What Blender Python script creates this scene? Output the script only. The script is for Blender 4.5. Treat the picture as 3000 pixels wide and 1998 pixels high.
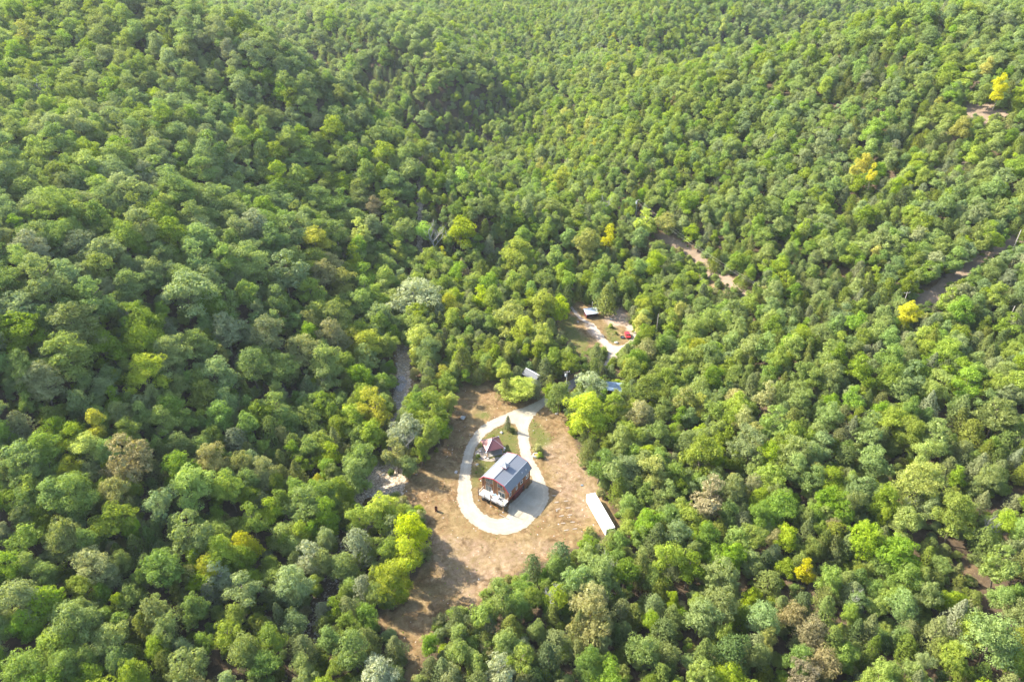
import bpy, bmesh, math, random
import numpy as np
from mathutils import Vector, Matrix
from mathutils.geometry import delaunay_2d_cdt

for o in list(bpy.data.objects): bpy.data.objects.remove(o)
SC = bpy.context.scene
COL = SC.collection
rnd = random.Random(7)
rng = np.random.default_rng(11)
R = math.radians

# ---------------------------------------------------------------- camera, light
CAM_H, PITCH, FPX = 145.0, R(32.0), 2000.0          # drone height, tilt below horizon, focal length in photo pixels
cd = bpy.data.cameras.new('camera'); cam = bpy.data.objects.new('camera', cd); COL.objects.link(cam)
cam.location = (0, 0, CAM_H); cam.rotation_euler = (R(90) - PITCH, 0, 0)
cd.sensor_width = 36; cd.lens = 24; cd.clip_start = 1; cd.clip_end = 6000
SC.camera = cam

SUN_ELEV = R(36.6); SUN_AZ = R(153.7)                # direction towards the sun, measured from +X
sun_to = Vector((math.cos(SUN_AZ)*math.cos(SUN_ELEV), math.sin(SUN_AZ)*math.cos(SUN_ELEV), math.sin(SUN_ELEV)))
sd = bpy.data.lights.new('sun', 'SUN'); sd.energy = 4.6; sd.angle = R(0.6); sd.color = (1.0, 0.945, 0.82)
sun = bpy.data.objects.new('sun', sd); COL.objects.link(sun)
sun.rotation_euler = sun_to.to_track_quat('Z', 'Y').to_euler()
sun.location = (0, 0, 400)
w = bpy.data.worlds.new("World"); SC.world = w; w.use_nodes = True
nt = w.node_tree; bg = nt.nodes['Background']
sk = nt.nodes.new('ShaderNodeTexSky'); sk.sky_type = 'NISHITA'; sk.sun_disc = False
sk.sun_elevation = SUN_ELEV; sk.sun_rotation = math.pi/2 - SUN_AZ
sk.air_density = 1.0; sk.dust_density = 1.5; sk.ozone_density = 1.0
nt.links.new(sk.outputs[0], bg.inputs[0]); bg.inputs[1].default_value = 0.15
SC.view_settings.view_transform = 'Standard'; SC.view_settings.look = 'None'
SC.view_settings.exposure = 1.9; SC.view_settings.gamma = 1.0; SC.view_settings.use_curve_mapping = False
SC.render.engine = 'CYCLES'
cy = SC.cycles
cy.max_bounces = 6; cy.diffuse_bounces = 3; cy.glossy_bounces = 2; cy.transmission_bounces = 3
cy.transparent_max_bounces = 4; cy.volume_bounces = 0; cy.caustics_reflective = False; cy.caustics_refractive = False
cy.use_denoising = True; cy.sample_clamp_indirect = 6
try:
    cy.denoiser = 'OPENIMAGEDENOISE'; cy.denoising_prefilter = 'ACCURATE'
except Exception: pass

# ---------------------------------------------------------------- photo geometry -> ground
SN, CN = math.sin(PITCH), math.cos(PITCH)
def at(u, v, z=0.0):
    x = (u-1500)/FPX; y = (v-999)/FPX
    d = (CAM_H-z)/(SN+y*CN); return (x*d, (CN-y*SN)*d)
def proj(X, Y, Z):
    h = CAM_H-Z; D = h*SN+Y*CN
    return 1500+FPX*X/D, 999+FPX*(h*CN-Y*SN)/D

# terrain: thin plate through measured heights (photo pixel, height in metres)
TP = [(1500,1300,0),(1300,1300,0),(1750,1300,0),(1500,1600,0),(1200,1600,0),(1800,1600,1),(1650,950,1),(1450,1050,0),(1850,1100,3),
 (1500,1950,-1),(1100,1950,0),(1900,1900,1),
 (1170,980,-1),(1120,1420,0),(980,1750,-1),
 (700,1200,12),(400,1200,22),(0,1300,27),(0,1750,14),(500,1750,7),(800,1500,6),(900,1000,14),(600,900,28),(200,850,44),
 (900,700,22),(500,600,42),(100,500,58),(1000,520,30),(700,350,56),(300,260,66),(1100,400,38),
 (1650,560,10),(1450,620,6),(1250,750,4),
 (2300,1250,10),(2900,1250,16),(2950,1750,9),(2300,1750,3),(1950,820,9),(2350,850,17),(2900,850,26),(2200,540,30),(2700,560,42),
 (2600,360,57),(1900,420,36),(2150,330,48)]
def wp(u, D, z): return ((u-1500)/FPX*D, (D-(CAM_H-z)*SN)/CN, z)
# ridges, the folds hidden behind them and the slopes beyond: photo column, distance along the view axis, height
TD = [(0,480,68),(250,640,68),(540,505,66),(700,465,66),(890,425,63),(1083,395,53),(1250,360,40),(1400,340,26),(100,900,66),(0,1100,70),
 (540,600,14),(700,550,8),(890,500,4),(1083,455,3),(1250,425,4),(1450,420,6),(350,760,26),(540,700,44),
 (700,640,50),(900,570,49),(1100,530,44),(1280,500,38),(700,740,60),(1000,690,55),(1300,620,49),(1500,800,54),(1300,1000,66),(700,1100,76),
 (1560,500,10),(1610,620,20),(1800,500,48),(1850,610,55),(1650,850,54),(1900,900,68),(1700,470,28),
 (2170,430,64),(2390,460,67),(2700,460,68),(2950,520,70),(2170,520,16),(2390,545,16),(2650,545,18),(2900,610,30),(2170,610,53),(2390,640,55),(2170,860,58),(2600,670,58),(2900,760,66),(2500,1000,78),(2900,1100,88)]
TW = [(-1600,1900,150),(0,1900,150),(1600,1900,150),(-800,1750,130),(800,1750,130),(-1700,900,90),(1700,900,90),(-1300,200,60),(1300,200,50),
 (-600,-200,30),(600,-200,20),(0,-200,-4),(-1500,-300,40),(1500,-300,40)]
P = np.array([(*at(u, v, z), z) for u, v, z in TP] + [wp(*t) for t in TD] + TW)
def _U(r2): return 0.5*r2*np.log(r2+1e-9)
_xy = P[:, :2]/100.0; _n = len(P)
_K = _U(((_xy[:, None]-_xy[None])**2).sum(-1)) + np.eye(_n)*0.02
_L = np.zeros((_n+3, _n+3)); _L[:_n, :_n] = _K; _L[:_n, _n] = 1; _L[:_n, _n+1:] = _xy; _L[_n, :_n] = 1; _L[_n+1:, :_n] = _xy.T
_W = np.linalg.solve(_L, np.concatenate([P[:, 2], [0, 0, 0]]))
CREEK_PX = [(1250,640),(1228,800),(1190,890),(1176,975),(1182,1040),(1178,1110),(1172,1165),(1160,1230),(1150,1320),(1130,1390),(1098,1470),(1045,1560),(990,1680),(950,1790),(897,1880),(873,1975),(850,2100)]
CREEK = np.array([at(u, v, -1.0) for u, v in CREEK_PX])
def seg_dist(x, y, pl):
    d = np.full(x.shape, 1e9)
    for a, b in zip(pl[:-1], pl[1:]):
        ab = b-a; t = np.clip(((x-a[0])*ab[0]+(y-a[1])*ab[1])/(ab@ab), 0, 1)
        d = np.minimum(d, np.hypot(x-a[0]-t*ab[0], y-a[1]-t*ab[1]))
    return d
def sstep(a, b, x):
    t = np.clip((x-a)/(b-a), 0, 1); return t*t*(3-2*t)
def terrain(x, y):
    x = np.atleast_1d(np.asarray(x, float)); y = np.atleast_1d(np.asarray(y, float))
    sh = x.shape; x = x.ravel(); y = y.ravel(); out = np.empty_like(x)
    for i in range(0, len(x), 20000):
        a, b = x[i:i+20000]/100, y[i:i+20000]/100
        r2 = (a[:, None]-_xy[None, :, 0])**2+(b[:, None]-_xy[None, :, 1])**2
        out[i:i+20000] = _U(r2)@_W[:_n]+_W[_n]+_W[_n+1]*a+_W[_n+2]*b
    # flat valley floor around the yard and the upper clearing
    cx = np.clip(x, -36+0.02*(y-150), 34+0.16*(y-150)); cyy = np.clip(y, 92, 262)
    dd = np.hypot(x-cx, y-cyy)
    k = sstep(2, 55, dd)
    flat = 0.15*np.sin(x*0.09+1)*np.sin(y*0.07)
    out = flat*(1-k)+out*k
    out += k*(1.3*np.sin(x*0.045+0.6*np.sin(y*0.03))*np.cos(y*0.052)+0.5*np.sin(x*0.13+y*0.11))*np.clip(sstep(0, 400, y)*2, 0.3, 2)
    dc = seg_dist(x, y, CREEK)
    out -= 1.1*np.exp(-(dc/6.5)**2)
    return out.reshape(sh)
def tz(x, y): return float(terrain(x, y)[0])
def ground_at(u, v, up=0.0):
    z = 0.0
    for _ in range(14):
        x, y = at(u, v, z+up); z = z+0.7*(tz(x, y)-z)
    return x, y, z

# ---------------------------------------------------------------- helpers
def link(o, parent=None):
    COL.objects.link(o)
    if parent is not None: o.parent = parent
    return o
def thing(name, label, cat, loc=(0,0,0), rz=0.0, group=None):
    o = bpy.data.objects.new(name, None); o.empty_display_size = 0.2
    o.location = loc; o.rotation_euler = (0, 0, rz); o['label'] = label; o['category'] = cat
    if group: o['group'] = group
    return link(o)
def tag(o, label, cat, group=None):
    o['label'] = label; o['category'] = cat
    if group: o['group'] = group
    return o
class MB:
    def __init__(s): s.v = []; s.f = []; s.m = []
    def add(s, vs, fs, mi=0):
        b = len(s.v); s.v += [tuple(p) for p in vs]; s.f += [tuple(b+i for i in f) for f in fs]; s.m += [mi]*len(fs); return s
    def box(s, x0, x1, y0, y1, z0, z1, mi=0, rz=0, c=None):
        vs = [(x, y, z) for z in (z0, z1) for x, y in ((x0,y0),(x1,y0),(x1,y1),(x0,y1))]
        if rz:
            cx, cy_ = c if c else ((x0+x1)/2, (y0+y1)/2); ca, sa = math.cos(rz), math.sin(rz)
            vs = [(cx+(x-cx)*ca-(y-cy_)*sa, cy_+(x-cx)*sa+(y-cy_)*ca, z) for x, y, z in vs]
        return s.add(vs, [(3,2,1,0),(4,5,6,7),(0,1,5,4),(1,2,6,5),(2,3,7,6),(3,0,4,7)], mi)
    def tube(s, pts, rad, n=6, mi=0, cap=True):
        pts = [Vector(p) for p in pts]; rs = rad if isinstance(rad, (list, tuple)) else [rad]*len(pts)
        rings = []; prev = None
        for i, p in enumerate(pts):
            d = (pts[min(i+1, len(pts)-1)]-pts[max(i-1, 0)]).normalized()
            a = Vector((0,0,1)) if abs(d.z) < 0.9 else Vector((1,0,0))
            if prev is None: e = d.cross(a).normalized()
            else:
                e = prev-d*prev.dot(d)
                e = e.normalized() if e.length > 1e-6 else d.cross(a).normalized()
            prev = e; f = d.cross(e)
            rings.append([p+(e*math.cos(2*math.pi*k/n)+f*math.sin(2*math.pi*k/n))*rs[i] for k in range(n)])
        vs = [q for r_ in rings for q in r_]; fs = []
        for i in range(len(pts)-1):
            for k in range(n):
                a0 = i*n+k; a1 = i*n+(k+1)%n; fs.append((a0, a1, a1+n, a0+n))
        if cap: fs.append(tuple(range(n-1, -1, -1))); fs.append(tuple((len(pts)-1)*n+k for k in range(n)))
        return s.add(vs, fs, mi)
    def lathe(s, prof, n=16, c=(0,0,0), mi=0):
        vs = [(c[0]+r_*math.cos(2*math.pi*k/n), c[1]+r_*math.sin(2*math.pi*k/n), c[2]+z) for r_, z in prof for k in range(n)]
        fs = [(i*n+k, i*n+(k+1)%n, (i+1)*n+(k+1)%n, (i+1)*n+k) for i in range(len(prof)-1) for k in range(n)]
        fs.append(tuple(range(n-1, -1, -1))); fs.append(tuple((len(prof)-1)*n+k for k in range(n)))
        return s.add(vs, fs, mi)
    def prism(s, poly, axis, a, b, mi=0):
        # poly: 2-D outline, extruded along axis ('x','y','z') from a to b
        def q(p, t): return {'x':(t,p[0],p[1]), 'y':(p[0],t,p[1]), 'z':(p[0],p[1],t)}[axis]
        n = len(poly); vs = [q(p, a) for p in poly]+[q(p, b) for p in poly]
        fs = [tuple(range(n-1,-1,-1)), tuple(range(n, 2*n))]+[(i, (i+1)%n, (i+1)%n+n, i+n) for i in range(n)]
        return s.add(vs, fs, mi)
    def build(s, name, mats, parent=None, smooth=False, bevel=0):
        me = bpy.data.meshes.new(name); me.from_pydata(s.v, [], s.f)
        if not isinstance(mats, (list, tuple)): mats = [mats]
        for m in mats: me.materials.append(m)
        me.polygons.foreach_set('material_index', s.m)
        bm = bmesh.new(); bm.from_mesh(me); bmesh.ops.recalc_face_normals(bm, faces=bm.faces)
        if bevel: bmesh.ops.bevel(bm, geom=[e for e in bm.edges if len(e.link_faces) == 2 and e.calc_face_angle(0) > 0.6], offset=bevel, segments=2, affect='EDGES', clamp_overlap=True)
        bm.to_mesh(me); bm.free()
        if smooth: me.polygons.foreach_set('use_smooth', [True]*len(me.polygons))
        me.update(); return link(bpy.data.objects.new(name, me), parent)

def _each(s, name, mats, parent=None, **kw):
    """one object per separate piece of the mesh"""
    par = list(range(len(s.v)))
    def fnd(a):
        while par[a] != a: par[a] = par[par[a]]; a = par[a]
        return a
    for f in s.f:
        for q in f[1:]: par[fnd(f[0])] = fnd(q)
    grp = {}
    for f, mi in zip(s.f, s.m): grp.setdefault(fnd(f[0]), []).append((f, mi))
    out = []
    for fs in grp.values():
        ids = sorted({q for f, _ in fs for q in f}); mp = {a: b for b, a in enumerate(ids)}; t = MB(); t.v = [s.v[a] for a in ids]
        t.f = [tuple(mp[q] for q in f) for f, _ in fs]; t.m = [mi for _, mi in fs]; out.append(t.build(name, mats, parent, **kw))
    return out
MB.each = _each
# ---------------------------------------------------------------- materials
def newmat(name):
    m = bpy.data.materials.new(name); m.use_nodes = True; return m, m.node_tree, m.node_tree.nodes['Principled BSDF']
def N(nt, t, **kw):
    n = nt.nodes.new(t)
    for k, v in kw.items():
        if k.startswith('i_'): n.inputs[k[2:].replace('_', ' ')].default_value = v
        else: setattr(n, k, v)
    return n
def ramp(nt, fac, stops, interp='LINEAR'):
    r = nt.nodes.new('ShaderNodeValToRGB'); r.color_ramp.interpolation = interp
    while len(r.color_ramp.elements) < len(stops): r.color_ramp.elements.new(0.5)
    for e, (p, c) in zip(r.color_ramp.elements, stops):
        e.position = p; e.color = (*c, 1) if len(c) == 3 else c
    nt.links.new(fac, r.inputs[0]); return r
def mix(nt, fac, a, b, mode='MIX'):
    m = nt.nodes.new('ShaderNodeMix'); m.data_type = 'RGBA'; m.blend_type = mode
    for sock, val in ((m.inputs[0], fac), (m.inputs[6], a), (m.inputs[7], b)):
        if isinstance(val, (int, float)): sock.default_value = val
        elif isinstance(val, tuple): sock.default_value = (*val, 1) if len(val) == 3 else val
        else: nt.links.new(val, sock)
    return m.outputs[2]
def noise(nt, scale, detail=4, rough=0.6, vec=None, dist=0.0):
    n = N(nt, 'ShaderNodeTexNoise'); n.inputs['Scale'].default_value = scale; n.inputs['Detail'].default_value = detail
    n.inputs['Roughness'].default_value = rough; n.inputs['Distortion'].default_value = dist
    nt.links.new(vec if vec else coord(nt), n.inputs['Vector']); return n.outputs[0]
def coord(nt):
    for n in nt.nodes:
        if n.type == 'TEX_COORD': return n.outputs['Object']
    return nt.nodes.new('ShaderNodeTexCoord').outputs['Object']
def plain(name, c, rough=0.6, metal=0.0, var=0.15, scale=3.0, bump=0.0):
    m, t, b = newmat(name)
    n = noise(t, scale, 6, 0.65)
    a = tuple(x*(1-var) for x in c); d = tuple(min(1, x*(1+var)) for x in c)
    rp = ramp(t, n, [(0.3, a), (0.7, d)]); t.links.new(rp.outputs[0], b.inputs['Base Color'])
    b.inputs['Roughness'].default_value = rough; b.inputs['Metallic'].default_value = metal
    if bump:
        bp = N(t, 'ShaderNodeBump'); bp.inputs['Strength'].default_value = bump; bp.inputs['Distance'].default_value = 0.05
        t.links.new(n, bp.inputs['Height']); t.links.new(bp.outputs[0], b.inputs['Normal'])
    return m
def board(name, c1, c2, rough=0.75, freq=5.5, axis='xy'):
    # upright boards: colour changes from board to board
    m, t, b = newmat(name)
    sp = N(t, 'ShaderNodeSeparateXYZ'); t.links.new(coord(t), sp.inputs[0])
    ad = N(t, 'ShaderNodeMath', operation='ADD'); t.links.new(sp.outputs[0], ad.inputs[0]); t.links.new(sp.outputs[1], ad.inputs[1])
    ml = N(t, 'ShaderNodeMath', operation='MULTIPLY'); t.links.new(ad.outputs[0], ml.inputs[0]); ml.inputs[1].default_value = freq
    fl = N(t, 'ShaderNodeMath', operation='FLOOR'); t.links.new(ml.outputs[0], fl.inputs[0])
    wn = N(t, 'ShaderNodeTexWhiteNoise', noise_dimensions='1D'); t.links.new(fl.outputs[0], wn.inputs['W'])
    fr = N(t, 'ShaderNodeMath', operation='FRACT'); t.links.new(ml.outputs[0], fr.inputs[0])
    gap = N(t, 'ShaderNodeMath', operation='LESS_THAN'); t.links.new(fr.outputs[0], gap.inputs[0]); gap.inputs[1].default_value = 0.1
    mp = N(t, 'ShaderNodeMapping'); mp.inputs['Scale'].default_value = (6, 6, 0.7); t.links.new(coord(t), mp.inputs[0])
    gr = noise(t, 2.0, 6, 0.7, mp.outputs[0])
    base = mix(t, wn.outputs[0], c1, c2)
    base = mix(t, 0.55, base, ramp(t, gr, [(0.3, tuple(x*0.45 for x in c1)), (0.7, c2)]).outputs[0])
    base = mix(t, gap.outputs[0], base, tuple(x*0.25 for x in c1))
    t.links.new(base, b.inputs['Base Color']); b.inputs['Roughness'].default_value = rough
    return m
def ribbed(name, c, rough=0.35, metal=0.3, period=0.3, axis=1, weather=0.1):
    m, t, b = newmat(name)
    sp = N(t, 'ShaderNodeSeparateXYZ'); t.links.new(coord(t), sp.inputs[0])
    ml = N(t, 'ShaderNodeMath', operation='MULTIPLY'); t.links.new(sp.outputs[axis], ml.inputs[0]); ml.inputs[1].default_value = 1/period
    fr = N(t, 'ShaderNodeMath', operation='FRACT'); t.links.new(ml.outputs[0], fr.inputs[0])
    rp = ramp(t, fr.outputs[0], [(0.0, (1,1,1)), (0.1, (1,1,1)), (0.16, (0,0,0)), (0.94, (0,0,0)), (1.0, (1,1,1))])
    n = noise(t, 1.2, 6, 0.7)
    cc = ramp(t, n, [(0.3, tuple(x*(1-weather) for x in c)), (0.7, tuple(min(1, x*(1+weather)) for x in c))]).outputs[0]
    cc = mix(t, rp.outputs[0], cc, tuple(x*0.8 for x in c))
    t.links.new(cc, b.inputs['Base Color'])
    b.inputs['Roughness'].default_value = rough; b.inputs['Metallic'].default_value = metal
    bp = N(t, 'ShaderNodeBump'); bp.inputs['Strength'].default_value = 0.6; bp.inputs['Distance'].default_value = 0.03
    t.links.new(rp.outputs[0], bp.inputs['Height']); t.links.new(bp.outputs[0], b.inputs['Normal'])
    return m
def leafmat(name, c, c2, trans=0.35, vary=0.10):
    m, t, b = newmat(name); t.nodes.remove(b); out = t.nodes['Material Output']
    oi = N(t, 'ShaderNodeObjectInfo')
    n = noise(t, 2.2, 3, 0.6)
    n2 = noise(t, 14.0, 2, 0.7)
    col = ramp(t, n, [(0.38, c), (0.66, c2)]).outputs[0]
    col = mix(t, n2, mix(t, 1.0, col, (0.7, 0.72, 0.7), 'MULTIPLY'), mix(t, 1.0, col, (1.28, 1.24, 1.2), 'MULTIPLY'))
    hs = N(t, 'ShaderNodeHueSaturation')
    mr = N(t, 'ShaderNodeMapRange'); t.links.new(oi.outputs['Random'], mr.inputs[0]); mr.inputs[3].default_value = 0.5-vary*0.22; mr.inputs[4].default_value = 0.5+vary*0.22
    t.links.new(mr.outputs[0], hs.inputs['Hue'])
    m2 = N(t, 'ShaderNodeMath', operation='MULTIPLY'); t.links.new(oi.outputs['Random'], m2.inputs[0]); m2.inputs[1].default_value = 7.31
    f2 = N(t, 'ShaderNodeMath', operation='FRACT'); t.links.new(m2.outputs[0], f2.inputs[0])
    mv = N(t, 'ShaderNodeMapRange'); t.links.new(f2.outputs[0], mv.inputs[0]); mv.inputs[3].default_value = 0.82; mv.inputs[4].default_value = 1.2
    t.links.new(mv.outputs[0], hs.inputs['Value']); t.links.new(col, hs.inputs['Color'])
    m3 = N(t, 'ShaderNodeMath', operation='MULTIPLY'); t.links.new(oi.outputs['Random'], m3.inputs[0]); m3.inputs[1].default_value = 31.7
    f3 = N(t, 'ShaderNodeMath', operation='FRACT'); t.links.new(m3.outputs[0], f3.inputs[0])
    ms = N(t, 'ShaderNodeMapRange'); t.links.new(f3.outputs[0], ms.inputs[0]); ms.inputs[3].default_value = 0.78; ms.inputs[4].default_value = 1.12
    t.links.new(ms.outputs[0], hs.inputs['Saturation'])
    df = N(t, 'ShaderNodeBsdfDiffuse'); tr = N(t, 'ShaderNodeBsdfTranslucent')
    t.links.new(hs.outputs[0], df.inputs[0])
    warm = mix(t, 1.0, hs.outputs[0], (1.25, 1.2, 0.6), 'MULTIPLY'); t.links.new(warm, tr.inputs[0])
    mx = N(t, 'ShaderNodeMixShader'); mx.inputs[0].default_value = trans
    t.links.new(df.outputs[0], mx.inputs[1]); t.links.new(tr.outputs[0], mx.inputs[2])
    gl = N(t, 'ShaderNodeBsdfGlossy'); gl.inputs['Roughness'].default_value = 0.6; gl.inputs[0].default_value = (1, 1, 1, 1)
    m4 = N(t, 'ShaderNodeMixShader'); m4.inputs[0].default_value = 0.012
    t.links.new(mx.outputs[0], m4.inputs[1]); t.links.new(gl.outputs[0], m4.inputs[2])
    t.links.new(m4.outputs[0], out.inputs[0]); return m
M = {}
SPEC = {   # leaf colours (two tones within one crown), share of light passing through, words for the label
 'B': ((.190,.262,.072),(.262,.335,.098), .42, 'blue-green'),
 'G': ((.185,.268,.036),(.265,.345,.050), .45, 'mid-green'),
 'L': ((.235,.315,.038),(.315,.380,.048), .47, 'yellow-green'),
 'E': ((.315,.385,.030),(.415,.460,.040), .48, 'light lime'),
 'V': ((.270,.440,.035),(.380,.530,.055), .48, 'vivid lime-green'),
 'Y': ((.430,.420,.030),(.540,.490,.042), .42, 'bright yellow'),
 'A': ((.330,.355,.032),(.420,.415,.040), .45, 'golden green'),
 'T': ((.270,.285,.095),(.360,.340,.125), .38, 'khaki'),
 'R': ((.235,.205,.085),(.300,.245,.105), .32, 'rusty tan'),
 'P': ((.280,.320,.180),(.350,.380,.210), .36, 'pale grey-green'),
 'C': ((.165,.208,.038),(.225,.262,.050), .34, 'dark olive'),
 'D': ((.100,.145,.036),(.140,.185,.048), .28, 'deep green'),
 'K': ((.205,.240,.105),(.260,.290,.130), .30, 'greyish'),
}
for k, (c, c2, tr, _) in SPEC.items(): M['leaf'+k] = leafmat('leaves_'+k, c, c2, tr, 0.03 if k in 'VYLRAE' else 0.08)
M['bark'] = plain('bark', (.11,.085,.06), 0.9, var=0.4, scale=8)
M['palebark'] = plain('pale_bark', (.42,.39,.34), 0.85, var=0.25, scale=5)
M['deadbark'] = plain('dead_bark', (.34,.31,.28), 0.9, var=0.3, scale=5)
M['roof'] = ribbed('light_grey_metal_roof', (0.165,0.172,0.188), 0.42, 0.2, 0.30, 1, 0.03)
M['redtrim'] = plain('red_trim', (.45,.03,.045), 0.45, var=0.1)
M['redsiding'] = ribbed('dark_red_siding', (.10,.018,.020), 0.5, 0.0, 0.25, 1, 0.15)
M['wood'] = board('cedar_boards', (0.155,0.053,0.017), (0.298,0.124,0.046))
M['darkwood'] = board('dark_boards', (0.081,0.031,0.015), (0.161,0.068,0.031))
M['deck'] = plain('pale_deck_boards', (0.496,0.464,0.416), 0.7, var=0.08, scale=6)
M['post'] = plain('brown_post', (.12,.075,.05), 0.8, var=0.2)
M['newpost'] = plain('fresh_post', (.45,.25,.10), 0.8, var=0.2)
M['white'] = plain('white_paint', (.80,.80,.79), 0.5, var=0.05)
M['containerwhite'] = ribbed('white_ribbed_steel', (.68,.68,.68), 0.5, 0.0, 0.28, 1, 0.02)
M['containerroof'] = plain('white_roof_steel', (.74,.74,.74), 0.5, var=0.03, scale=0.8)
M['frame'] = plain('cream_frame', (.40,.37,.31), 0.6, var=0.05)
M['steel'] = plain('galvanised', (.45,.46,.47), 0.4, 0.6, var=0.1)
M['black'] = plain('black_cover', (.022,.022,.026), 0.55, var=0.3, scale=2)
M['concrete'] = plain('concrete', (.26,.235,.20), 0.9, var=0.15, scale=4)
M['gazroof'] = ribbed('maroon_metal_roof', (.20,.07,.065), 0.42, 0.1, 0.28, 0, 0.12)
M['hip'] = plain('pink_grey_hip_cap', (.50,.36,.36), 0.5, var=0.1)
M['stone'] = plain('pale_stone', (.26,.21,.16), 0.95, var=0.25, scale=6, bump=0.5)
M['boulder'] = plain('white_boulder', (.36,.335,.30), 0.95, var=0.2, scale=4, bump=0.5)
M['rust'] = plain('rusty_steel', (.12,.04,.022), 0.85, 0.3, var=0.5, scale=7)
M['orange'] = plain('orange_wood', (.62,.28,.07), 0.8, var=0.2)
M['red'] = plain('red_car_paint', (.62,.02,.03), 0.3, var=0.05)
M['shedroof'] = ribbed('pale_tin', (.40,.44,.48), 0.6, 0.0, 0.3, 0, 0.1)
M['bluetin'] = ribbed('pale_blue_tin', (.17,.24,.32), 0.6, 0.0, 0.35, 0, 0.12)
M['darktin'] = ribbed('dark_grey_tin', (.10,.12,.135), 0.5, 0.2, 0.35, 0, 0.2)
M['greytin'] = ribbed('grey_tin', (.10,.105,.115), 0.75, 0.0, 0.35, 0, 0.2)
M['rubber'] = plain('rubber', (.02,.02,.02), 0.8, var=0.2)
M['polewood'] = plain('weathered_pole', (.40,.35,.30), 0.85, var=0.15, scale=3)
M['wire'] = plain('wire', (.15,.15,.14), 0.5, 0.4, var=0.05)
M['insul'] = plain('grey_transformer', (.62,.64,.66), 0.4, var=0.05)
M['skin'] = plain('skin', (.45,.27,.19), 0.6, var=0.05)
M['shirt'] = plain('burgundy_top', (.30,.07,.11), 0.85, var=0.1)
M['trousers'] = plain('black_trousers', (.02,.022,.03), 0.85, var=0.1)
M['hair'] = plain('dark_hair', (.03,.02,.015), 0.7, var=0.2)
def glassmat():
    m, t, b = newmat('window_glass'); b.inputs['Base Color'].default_value = (.03, .045, .055, 1)
    b.inputs['Roughness'].default_value = 0.08; b.inputs['Specular IOR Level'].default_value = 0.8
    n = noise(t, 1.5, 3); t.links.new(ramp(t, n, [(0.35, (.015,.02,.025)), (0.7, (.10,.12,.12))]).outputs[0], b.inputs['Base Color']); return m
M['glass'] = glassmat()
M['ridgedark'] = plain('dark_ridge', (.06,.065,.075), 0.5, var=0.05)

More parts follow.
